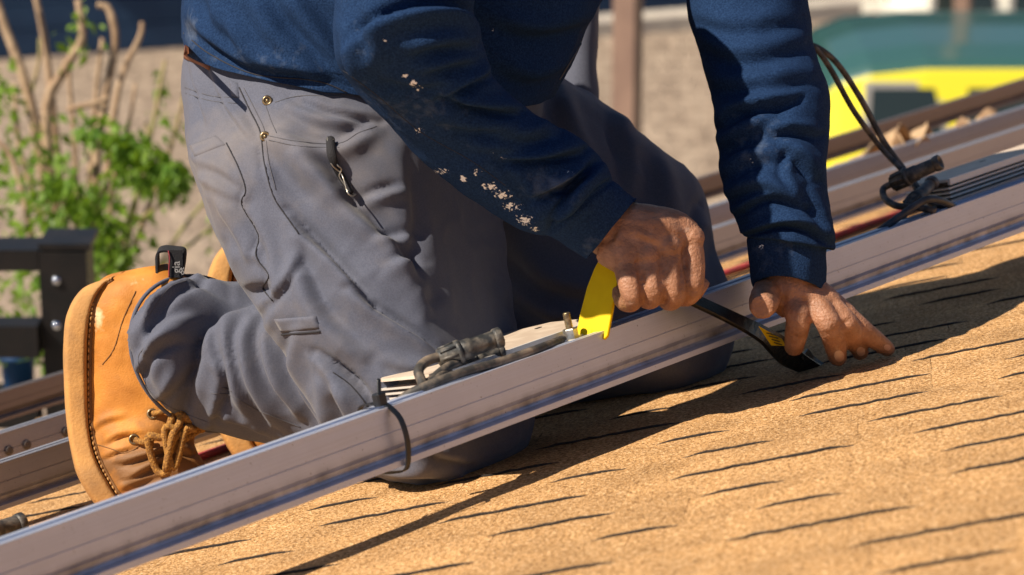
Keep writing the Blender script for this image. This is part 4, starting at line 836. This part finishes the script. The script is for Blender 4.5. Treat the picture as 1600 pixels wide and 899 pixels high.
# chest, neck, head (above the frame)
limb([(480, 40, 3.27), (560, -100, 3.25), (680, -280, 3.23), (780, -400, 3.22)], [.12, .13, .13, .07], 18); limb([(620, -300, 3.05), (780, -360, 3.2), (1110, -310, 3.31)], [.06, .08, .06])
limb([(760, -390, 3.22), (820, -450, 3.21)], [.06, .055]); hc = P(880, -520, 3.2)
fwd = (P(950, -480, 3.15)-hc); fwd /= np.linalg.norm(fwd); side = np.cross(fwd, [0, 0, 1]); side /= np.linalg.norm(side); upv = np.cross(side, fwd)
mb.add(*sphere(hc, (0.098, 0.078, 0.10), 20, 14, np.array([fwd, side, upv]))); mb.add(*sphere(hc+fwd*0.035-upv*0.065, (0.062, 0.055, 0.055), 16, 10, np.array([fwd, side, upv])))
mb.add(*sphere(hc+fwd*0.102-upv*0.022, (0.018, 0.012, 0.024), 10, 8, np.array([fwd, side, upv]))); mb.add(*sphere(hc+fwd*0.09-upv*0.066, (0.012, 0.025, 0.008), 10, 6, np.array([fwd, side, upv])))
for s_ in (-1, 1):
    mb.add(*sphere(hc+side*s_*0.08-upv*0.01-fwd*0.005, (0.018, 0.010, 0.030), 10, 8, np.array([fwd, side, upv])))
V, Fc = remesh(*mb.arr(), 0.0019, 2)
hand_st = [('c', 5, 2.2, [(1000, 425), (1004, 450), (1003, 478)]), ('c', 5, 2.2, [(1030, 420), (1036, 450), (1036, 478)]), ('c', 5, 2.4, [(1066, 405), (1066, 440), (1068, 470)]),
           ('r', 5, 0.8, [(965, 372), (985, 388), (1000, 398)]), ('r', 5, 0.9, [(985, 355), (1015, 372), (1038, 382)]), ('r', 5, 0.8, [(1010, 340), (1045, 352), (1072, 366)]), ('c', 4, 0.7, [(955, 412), (966, 420), (972, 432)]), ('c', 3, 0.6, [(950, 402), (960, 412)]),
           ('c', 3, 0.6, [(1078, 452), (1086, 456)]), ('c', 4, 1.0, [(1205, 452), (1220, 462), (1228, 478)]), ('r', 5, 0.8, [(1245, 450), (1262, 466), (1274, 476)]), ('r', 4, 0.7, [(1258, 448), (1282, 468), (1297, 480)]), ('r', 4, 0.7, [(1232, 448), (1236, 470)]), ('c', 3, 0.6, [(1238, 494), (1247, 492), (1256, 496)]), ('c', 3, 0.6, [(1237, 498), (1247, 497), (1256, 500)]), ('c', 3, 0.6, [(1284, 506), (1294, 502), (1303, 503)]), ('c', 3, 0.6, [(1314, 508), (1322, 503), (1330, 503)]), ('c', 2.5, 0.5, [(1232, 528), (1242, 526), (1252, 528)]), ('c', 2.5, 0.5, [(1296, 537), (1305, 533), (1313, 533)])]
V = sculpt(V, Fc, hand_st, 0.0005, 70.0, 1.6)
body = mk('body', V, Fc, M['skin'], man); px, py, pz = proj(V); hb_ = bvh_of(V, Fc)
set_attr(body, 'dust', np.clip(0.8*blob(1073, 358, 7, 6)+0.8*blob(985, 474, 10, 6)+0.6*blob(1308, 558, 10, 12)+0.6*blob(1344, 550, 9, 9)+0.5*blob(1385, 545, 9, 6)+0.35*blob(1270, 520, 90, 60), 0, 1))
def nail(c, ax, w, l):
    "small curved plate laid on the fingertip"
    c = np.array(c, float); ax = np.array(ax, float)/np.hypot(*ax); pr = np.array([-ax[1], ax[0]]); V = []; n = 7
    for i in range(n):
        for j in range(n):
            a, b = -1+2*i/(n-1), -1+2*j/(n-1); k = 1/max(1e-6, math.hypot(a, b))*max(abs(a), abs(b)) if (a or b) else 1
            x, y = c+ax*l*a*k+pr*w*b*k; V.append(drop(hb_, x, y, 0.0007*(1.2-0.5*max(abs(a), abs(b)))))
    o = mk('fingernail', V, grid_faces(n, n, False), M['nail'], body)
nail((1311, 556), (0.3, 1), 7.5, 9); nail((1345, 549), (0.5, 1), 6.5, 7); nail((1386, 543), (1, .55), 4.5, 5.5)
# hair
mk('hair', *sphere(hc-fwd*0.018+upv*0.018, (0.10, 0.084, 0.098), 20, 14, np.array([fwd, side, upv])), mat('dark_hair', (0.015, 0.011, 0.009), 0.7, bump=0.8, bscale=300), man)
for s_ in (-1, 1): mk('eye', *sphere(hc+fwd*0.088+side*s_*0.032+upv*0.0, 0.012, 12, 8), mat('eye', (0.7, 0.68, 0.64), 0.2), body)

# ---- boots
def boot(dx, dy, dd, near=True):
    s = lambda st: [(a+dx, b+dy, c+dx, d_+dy, e+dd, f)+tuple(r) for a, b, c, d_, e, f, *r in st]
    up = [(185, 426, 262, 412, 3.205, .030), (160, 436, 285, 425, 3.205, .042), (133, 466, 315, 455, 3.205, .051), (122, 520, 335, 510, 3.205, .0535), (120, 590, 335, 590, 3.205, .0515), (122, 650, 318, 645, 3.205, .0505), (130, 700, 303, 690, 3.203, .0525), (146, 744, 318, 722, 3.20, .0535), (170, 784, 334, 750, 3.20, .052), (200, 810, 340, 782, 3.20, .046), (240, 828, 320, 812, 3.20, .030)]
    V, Fc = loft(s(up), 100, 14, 2.6); Fc = fix_orient(V, Fc)
    stk = []
    if near:
        stk = [('v', 8, 6, [(190, 722), (225, 712), (265, 700), (300, 706)]), ('v', 8, 6, [(200, 745), (232, 730), (262, 712)]), ('f', 8, 4, [(185, 765), (205, 752), (230, 742)]), ('v', 7, 3, [(165, 690), (190, 678), (215, 676)]), ('f', 6, 2.5, [(140, 672), (165, 655), (195, 648)]), ('v', 6, 2.5, [(160, 715), (185, 704), (210, 698)]),
               ('b', 22, 4, [(150, 470), (148, 520)]), ('c', 2.5, 1.0, [(215, 455), (195, 500), (182, 545), (162, 575)]), ('c', 2.5, 1.0, [(206, 452), (187, 500), (174, 545), (158, 566)]), ('b', 14, 4, [(200, 664), (235, 672), (262, 660)]), ('c', 4, 1.5, [(150, 485), (156, 500), (153, 515)]), ('f', 7, 2, [(225, 450), (215, 500), (205, 560)]),
               ('c', 4, 2.0, [(210, 770), (240, 750), (280, 742)]), ('f', 6, 2, [(175, 783), (200, 770), (215, 762)])]
    V = sculpt(V, Fc, stk, 0.0011, 30.0)
    e = empty('boot', P(250+dx, 800+dy, 3.2+dd)) if False else None
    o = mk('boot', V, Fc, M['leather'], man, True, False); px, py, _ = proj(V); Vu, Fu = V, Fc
    bl = lambda x, y, rx, ry: np.exp(-(((px-x-dx)/rx)**2+((py-y-dy)/ry)**2))
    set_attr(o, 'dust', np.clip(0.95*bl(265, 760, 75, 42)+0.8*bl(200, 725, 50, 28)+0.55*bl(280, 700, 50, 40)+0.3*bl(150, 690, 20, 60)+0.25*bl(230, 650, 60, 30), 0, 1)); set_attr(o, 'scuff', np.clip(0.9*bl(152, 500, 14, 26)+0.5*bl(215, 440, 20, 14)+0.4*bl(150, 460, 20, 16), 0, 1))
    so_ = [(170, 434, 195, 424, 3.205, .0265), (128, 452, 168, 440, 3.205, .0425), (105, 490, 148, 470, 3.205, .0495), (99, 540, 138, 525, 3.205, .0515), (100, 600, 137, 595, 3.205, .0495), (104, 660, 139, 655, 3.205, .0485), (113, 715, 147, 706, 3.203, .0505), (125, 752, 165, 745, 3.20, .0525), (152, 792, 190, 783, 3.20, .0505), (190, 818, 222, 808, 3.20, .0435), (240, 836, 262, 826, 3.20, .0285)]
    V, Fc = loft(s(so_), 72, 10, 6.0); V = sculpt(V, fix_orient(V, Fc), [], 0.0003, 40)
    sole = mk('sole', V, Fc, M['sole'], o); nU = len(Vu); b2 = bvh_of(np.vstack([Vu, V]), list(Fu)+[tuple(i_+nU for i_ in f) for f in Fc])
    if near:
        wl = [(172, 437), (152, 452), (142, 480), (137, 530), (136, 600), (138, 655), (147, 705), (165, 745), (190, 782), (215, 802)]
        mk('welt', *tube([drop(b2, x+5, y, 0.0004) for x, y in densify(wl, 6)], 0.0026, 8, 1), M['stitch'], o)
        pts = densify(wl, 11); m_ = MB()
        for a, b in zip(pts[:-1], pts[1:]):
            a, b = np.array(a), np.array(b); qa, qb = a+(b-a)*0.12, a+(b-a)*0.85
            pa, pb2 = drop(b2, qa[0]+5, qa[1], 0.0030), drop(b2, qb[0]+5, qb[1], 0.0030); m_.add(*tube([pa, (pa+pb2)/2+(CL-pa)/3*0.0012, pb2], [0.0007, 0.0011, 0.0007], 6, 2))
        tag(m_.build('welt_stitching', M['sole'], o, True), kind='stuff')
        for pts in ([(212, 455), (192, 500), (178, 545), (160, 570)], [(150, 694), (175, 702), (195, 708), (215, 700)], [(212, 700), (232, 690), (262, 682)]): mk('upper_stitching', *seam_tube(b2, pts, 0.0006, 0.0002), M['stitch'], o)
        for x, y in ((238, 647), (210, 687)):
            c = drop(b2, x, y, 0.001); t = (CL-c)/np.linalg.norm(CL-c)
            mk('eyelet', *revolve(c-t*0.001, c+t*0.002, [(0, 0.0062), (0.6, 0.0062), (1, 0.005), (0.7, 0.0036), (0.1, 0.0034), (0.1, 0.0005)], 18), M['brass'], o)
        def lace(pts, r=.0034):
            mk('lace', *tube([drop(b2, x, y, 0.0045+l, 3.16) for x, y, l in pts], r, 8, 5), M['lace'], o)
        lace([(239, 647, -.002), (250, 645, .002), (266, 641, .004), (275, 648, .006)]); lace([(212, 688, -.002), (224, 691, .001), (240, 690, .002)])
        lace([(268, 640, .006), (262, 658, .012), (250, 678, .014), (237, 700, .014), (238, 714, .013), (252, 720, .012), (270, 714, .012), (286, 694, .012), (298, 662, .010), (290, 655, .008)], .0042)
        lace([(276, 642, .012), (272, 660, .018), (260, 682, .02), (250, 704, .02), (262, 712, .02), (278, 690, .02), (288, 664, .018)], .0042); lace([(280, 646, .008), (286, 668, .02), (276, 694, .022), (262, 704, .021), (256, 692, .021), (268, 668, .02)], .0038)
        lace([(270, 640, .010), (280, 650, .016), (292, 656, .016), (300, 664, .010)], .005)
        # heel pull loop
        lp = [(247, 432, 3.175), (246, 410, 3.175), (247, 394, 3.175), (256, 389, 3.178), (272, 390, 3.18), (287, 393, 3.18), (288, 408, 3.18), (284, 432, 3.18)]
        V = []; A = catmull(PP(lp), 6); dv = np.array([0, 1, 0.0])*0.012
        for i, p in enumerate(A):
            t_ = 0.0012; nrm = np.cross(A[min(i+1, len(A)-1)]-A[max(i-1, 0)], dv); nrm /= np.linalg.norm(nrm)
            for a_, b_ in ((-1, -1), (1, -1), (1, 1), (-1, 1)): V.append(p+dv*b_*0.9+nrm*a_*t_)
        V, F2 = capped(V, grid_faces(len(A), 4), len(A), 4); loop = mk('pull_loop', V, F2, M['blackweb'], o, False)
        a0, b0, c0, d0 = P(263, 391, 3.162), P(287, 394, 3.166), P(286, 434, 3.166), P(264, 434, 3.162); m_ = MB()
        vn = np.cross(b0-a0, d0-a0); vn /= np.linalg.norm(vn); vn = vn if vn@(CL-a0) > 0 else -vn
        m_.box(d0, c0-d0, a0-d0, -vn*0.002); m_.build('loop_tab', M['blackweb'], o); mk('edge_thread', *tube([P(263, 392, 3.161), P(265, 404, 3.160), (P(264, 420, 3.160)), P(264, 433, 3.160)], 0.0007, 6, 5), M['redthread'], o)
        right = (a0-d0); right /= np.linalg.norm(right); upl = np.cross(vn, right)
        for txt, px_, py_, sz in (('gia', 281, 427, 0.0125), ('ot', 291, 430, 0.010)):
            cu = bpy.data.curves.new('t', 'FONT'); cu.body = txt; cu.size = sz; cu.extrude = 0.0002; to = bpy.data.objects.new('t', cu); COL.objects.link(to)
            dg = bpy.context.evaluated_depsgraph_get(); tm = to.evaluated_get(dg).to_mesh(); tv = np.array([v.co for v in tm.vertices]); tf = [tuple(p.vertices) for p in tm.polygons]; to.evaluated_get(dg).to_mesh_clear(); bpy.data.objects.remove(to)
            if txt == 'ot': px_ = 287.5; tv = tv*np.array([1, 0.72, 1])
            org = P(px_, py_, 3.163)+vn*0.0006
            mk('lettering', org+tv[:, 0:1]*right+tv[:, 1:2]*upl+tv[:, 2:3]*vn, tf, M['letter'], o, False)
    return o
boot(0, 0, 0); boot(222, -68, 0.29, False)
# ================================================================ tool, fittings and cables on the near rail
# flat pry bar
bar = empty('pry_bar', RF(1265, 578), 'flat pry bar with yellow hooked end and black shaft, gripped in the right fist', 'pry bar')
def strip(rows, th, per=5):
    "rows: (x1,y1,d1,x2,y2,d2) the two long edges"
    A = catmull(rows, per); E1 = np.array([P(*r[:3]) for r in A]); E2 = np.array([P(*r[3:]) for r in A])
    T = np.gradient((E1+E2)/2, axis=0); nrm = np.cross(T, E2-E1); nrm /= np.linalg.norm(nrm, axis=1)[:, None]; V = []
    b = 0.12
    for i in range(len(A)):
        w = E2[i]-E1[i]
        for a_, k in ((0, -.5), (b*0.3, -1), (1-b*0.3, -1), (1, -.5), (1, .5), (1-b*0.3, 1), (b*0.3, 1), (0, .5)): V.append(E1[i]+w*a_+nrm[i]*k*th/2)
    return capped(V, grid_faces(len(A), 8), len(A), 8)
V, Fc = strip([(964, 404, 3.02, 966, 432, 3.0), (1000, 416, 3.035, 998, 440, 3.005), (1040, 436, 3.05, 1036, 458, 3.02), (1085, 461, 3.07, 1082, 477, 3.05), (1140, 486, 3.10, 1136, 503, 3.08), (1195, 511, 3.145, 1183, 531, 3.12), (1228, 528, 3.18, 1203, 552, 3.15), (1256, 553, 3.22, 1222, 571, 3.19), (1294, 577, 3.252, 1252, 583, 3.235)], 0.0048)
mk('shaft', V, Fc, M['blacksteel'], bar, False)
V, Fc = strip([(1262, 545, 3.235, 1250, 560, 3.21), (1275, 560, 3.25, 1262, 572, 3.23), (1300, 576, 3.262, 1285, 580, 3.25)], 0.003); mk('claw', V, Fc, M['blacksteel'], bar, False)
def plate_px(pts, d_of, th):
    f = [P(x, y, d_of(x, y)) for x, y in pts]; n = len(f); v = np.cross(f[1]-f[0], f[-1]-f[0]); v /= np.linalg.norm(v); v = v if v@(f[0]-CL) > 0 else -v
    return np.array(f+[p+v*th for p in f]), [tuple(range(n)), tuple(range(2*n-1, n-1, -1))]+[(i, (i+1) % n, n+(i+1) % n, n+i) for i in range(n)]
def rd(x, k): return proj(RL(r_at(x, k, GAP+HR), k, GAP+HR))[2]      # distance of the line k behind the rail front
yd = rd(925, 0.012)
dY = lambda x, y: yd+(527-y)*0.0002-(x-925)*0.0004
out = [(936, 405), (968, 418), (965, 440), (958, 475), (949, 525), (944, 530), (926, 530), (924.8, 521), (923.5, 530), (904, 530), (899, 525), (906, 490), (917, 448), (928, 420)]
V, Fc = plate_px(out, dY, 0.0045); h = mk('painted_hook', V, Fc, M['yellow'], bar, False); h.modifiers.new('b', 'BEVEL').width = 0.0008
V, Fc = plate_px([(1186, 510), (1222, 530), (1228, 541), (1206, 540)], lambda x, y: 3.105+(x-1186)*0.0011, 0.0008)
stk_ = mk('sticker', V, Fc, M['yellow'], bar, False)
mb = MB()
for k in range(4):
    a_ = (1198+k*4, 520+k*5); V, Fc = plate_px([(a_[0], a_[1]), (a_[0]+15-k, a_[1]+3.5), (a_[0]+15-k, a_[1]+4.8), (a_[0], a_[1]+1.3)], lambda x, y: 3.1035+(x-1186)*0.0011, 0.0004); mb.add(V, Fc)
mb.build('print', M['blacksteel'], stk_)

# power optimizer plates behind the near rail
def optimizer(x0, x1, wa, wb, n0, label, fins=True):
    r0, r1 = r_at(x0, wa, n0), r_at(x1, wa, n0); e = empty('optimizer', RL((r0+r1)/2, (wa+wb)/2, n0-0.03), label, 'power optimizer', 'optimizers bolted behind the near rail')
    mb = MB(); V = []
    for nn_, ins in ((n0, 0.0), (n0+0.003, 0.0015)):
        for r, w in ((r0+ins, wa+ins), (r1-ins, wa+ins), (r1-ins, wb-0.03), (r1-0.04, wb-ins), (r0+0.03, wb-ins), (r0+ins, wb-0.02)): V.append(RL(r, w, nn_))
    mb.add(V, [tuple(range(6)), tuple(range(11, 5, -1))]+[(i, (i+1) % 6, 6+(i+1) % 6, 6+i) for i in range(6)]); top = mb.build('top_plate', M['plate'], e)
    MB().box(RL(r0+0.002, wa-0.003, n0-0.004), Rw*(r1-r0-0.004), Ww*0.004, Nw*0.0075).build('front_lip', M['whitefin'], e)
    for k in range(4): MB().box(RL(r0+0.006+k*0.002, wa+0.004+0.001*k, n0-0.010-k*0.0055), Rw*(r1-r0-0.012-k*0.004), Ww*(wb-wa-0.012), Nw*0.0022).build('fin', M['whitefin'], e)
    MB().box(RL(r0+0.02, wa+0.012, n0-0.034), Rw*(r1-r0-0.04), Ww*(wb-wa-0.03), Nw*0.033).build('case', M['plastic'], e)
    for k in (0.35, 0.62, 0.85): MB().box(RL(r0+(r1-r0)*k, wa+(wb-wa)*0.6, n0+0.0031), Rw*0.008, Ww*0.004, Nw*0.0006).build('slot', M['blacksteel'], top)
    return e
ntop = GAP+HR
optimizer(690, 948, RWID+0.006, RWID+0.115, ntop+0.004, 'beige optimizer plate with slots beside the yellow end of the pry bar')
optimizer(1480, 1760, RWID+0.008, RWID+0.085, ntop+0.024, 'beige finned optimizer plate at the right edge behind the near rail')
# hex bolt
c = RL(r_at(893, RWID-0.010, ntop), RWID-0.010, ntop); bt = empty('bolt', c, 'silver hex nut and threaded stud on the near rail beside the yellow hook', 'bolt')
mk('nut', *revolve(c-Nw*0.002, c+Nw*0.010, [(0, 0.0075), (0.1, 0.008), (0.9, 0.008), (1, 0.007)], 6), M['silver'], bt, False)
mk('stud', *revolve(c+Nw*0.009, c+Nw*0.027, [(k/16, 0.0042 if k % 2 else 0.0036) for k in range(16)]+[(1, 0.003)], 12), M['brass'], bt)
mk('washer', *revolve(c-Nw*0.004, c-Nw*0.002, [(0, 0.011), (1, 0.011)], 18), M['silver'], bt, False)

def cable(pts, r, label, m='cable', n=10):
    V, Fc = tube(PP(pts), r, n, 7); return tag(mk('cable', V, Fc, M[m]), label, 'cable', 'black cables at the rail')
k1 = RWID+0.004
cable([(612, 652, rd(612, k1)+.02), (630, 622, rd(630, k1)), (700, 590, rd(700, .018)-.005), (790, 563, rd(790, .016)-.01), (850, 542, rd(850, .016)-.01), (888, 527, rd(888, k1)), (905, 520, rd(905, k1)+.03)], .0047, 'thick dusty cable running along the near rail up to the hex bolt')
cable([(612, 650, 2.80), (640, 625, 2.83), (672, 596, 2.85), (702, 572, 2.875), (730, 566, 2.90), (760, 562, 2.94)], .0046, 'dusty cable curving under the optimizer plate left of the bolt')
cable([(640, 632, 2.81), (660, 606, 2.835), (654, 580, 2.855), (668, 564, 2.875), (694, 556, 2.885)], .0052, 'dusty cable bending into the plug connector at the knee')
cable([(640, 640, 2.82), (664, 612, 2.84), (690, 586, 2.86), (720, 578, 2.90)], .0042, 'short dusty cable disappearing below the optimizer plate edge')
def connector(a, b, r, label, dirty=True):
    a, b = np.asarray(a), np.asarray(b); e = empty('plug_connector', a, label, 'plug connector', 'cable plug connectors')
    mk('gland_nut', *revolve(a, a+(b-a)*0.36, [(0, r*0.6), (0.06, r*0.92), (0.8, r*1.05), (0.82, r*1.2), (1, r*1.2)], 18), M['plastic'], e)
    for k in range(8):
        ang = k*math.pi/4; t = (b-a)/np.linalg.norm(b-a); u = np.cross(t, [0, 0.2, 1]); u /= np.linalg.norm(u); v = np.cross(t, u); q = (u*math.cos(ang)+v*math.sin(ang))*r*1.02
        mk('grip_rib', *tube([a+(b-a)*0.04+q*0.92, a+(b-a)*0.28+q], r*0.16, 6, 2), M['plastic'], e)
    mk('housing', *revolve(a+(b-a)*0.36, a+(b-a)*0.9, [(0, r*0.95), (0.02, r*1.0), (0.3, r*1.0), (0.32, r*0.9), (0.9, r*0.86), (1, r*0.8)], 18), M['plastic'], e)
    mk('socket', *revolve(a+(b-a)*0.88, b, [(0, r*0.95), (0.3, r*1.0), (0.9, r*1.0), (1, r*0.9), (0.9, r*0.6), (0.5, r*0.55)], 18), M['plastic'], e)
    return e
connector(P(684, 562, 2.885), P(784, 526, 2.90), .0105, 'dusty black plug connector lying in front of the near knee'); connector(P(720, 572, 2.915), P(786, 545, 2.93), .008, 'lower black connector half hidden beside the optimizer plate')
# right-hand connectors and cables
connector(P(1392, 288, 3.50), P(1470, 253, 3.47), .0098, 'black plug connector above the rail, upper of the two at the right')
connector(P(1418, 325, 3.47), P(1458, 284, 3.52), .0088, 'black plug connector tilted steeply, lower of the two at the right')
cable([(1396, 286, 3.50), (1380, 296, 3.5), (1384, 312, 3.48), (1402, 322, 3.46), (1430, 324, 3.45), (1462, 330, 3.44)], .0042, 'black cable looping out of the upper connector at the right')
cable([(1418, 326, 3.47), (1412, 340, 3.46), (1408, 358, 3.45), (1404, 372, 3.46)], .004, 'black cable dropping from the lower connector behind the rail')
cable([(1255, 60, 3.5), (1278, 80, 3.5), (1300, 112, 3.51), (1335, 175, 3.53), (1380, 235, 3.55), (1424, 282, 3.52), (1440, 320, 3.5)], .0036, 'left of the two hanging cables coming from behind the left sleeve')
cable([(1250, 66, 3.52), (1280, 76, 3.52), (1310, 102, 3.53), (1345, 155, 3.55), (1380, 220, 3.56), (1418, 272, 3.55), (1455, 318, 3.5), (1478, 322, 3.48)], .0038, 'right of the two hanging cables coming from behind the left sleeve')
cable([(1320, 396, 3.40), (1345, 382, 3.40), (1390, 350, 3.41), (1425, 325, 3.42), (1450, 312, 3.43), (1475, 316, 3.45), (1500, 330, 3.5)], .0045, 'dark blue-black cable rising along the rail to the right connectors', 'cable_clean')
cable([(1425, 372, 3.42), (1440, 345, 3.45), (1462, 326, 3.49), (1482, 332, 3.51), (1495, 345, 3.54)], .0038, 'black cable arching between the rail and the right optimizer')
# dark connector at the far left on the roof
e = connector(RF(-50, 868, .016), RF(42, 838, .016), .0125, 'fat dark rubber connector on the roof at the lower left corner'); 
# zip tie round the rail
rz = r_at(604, 0, GAP+HR); loopq = [(0.014, HR+0.004), (0.004, HR+0.003), (-0.004, HR-0.004), (-0.010, 0.75*HR), (-0.012, 0.45*HR), (-0.0095, 0.15*HR), (-0.004, -0.004), (0.010, -0.006), (RWID-0.003, -0.004), (RWID+0.004, 0.004), (RWID+0.004, 0.5*HR), (RWID+0.003, HR), (0.022, HR+0.005), (0.014, HR+0.004)]
zt = empty('zip_tie', RL(rz, 0, GAP+HR), 'black zip tie cinched round the near rail', 'zip tie'); V = []
A = catmull(loopq, 5)
for i, (w, n_) in enumerate(A):
    sh = 0.006*max(0, math.sin(math.pi*i/len(A)*1.7)); tq = A[min(i+1, len(A)-1)]-A[max(i-1, 0)]; tq = tq/np.linalg.norm(tq); nq = np.array([-tq[1], tq[0]])*0.0008
    for a_, b_ in ((-1, -1), (1, -1), (1, 1), (-1, 1)): V.append(RL(rz+sh+a_*0.0030, w+nq[0]*b_, GAP+n_+nq[1]*b_))
V, Fc = capped(V, grid_faces(len(A), 4), len(A), 4); mk('strap', V, Fc, M['tie'], zt, False)
hd = MB().box(RL(rz-0.006, 0.002, GAP+HR+0.002), Rw*0.012, Ww*0.010, Nw*0.013).build('head', M['tie'], zt); hd.modifiers.new('b', 'BEVEL').width = 0.0015
hd = mk('tail', *tube([RL(rz, 0.006, GAP+HR+0.012), RL(rz+0.003, 0.007, GAP+HR+0.020), RL(rz+0.006, 0.008, GAP+HR+0.027)], 0.0028, 8, 3, (Ww, 0.35)), M['tie'], zt)
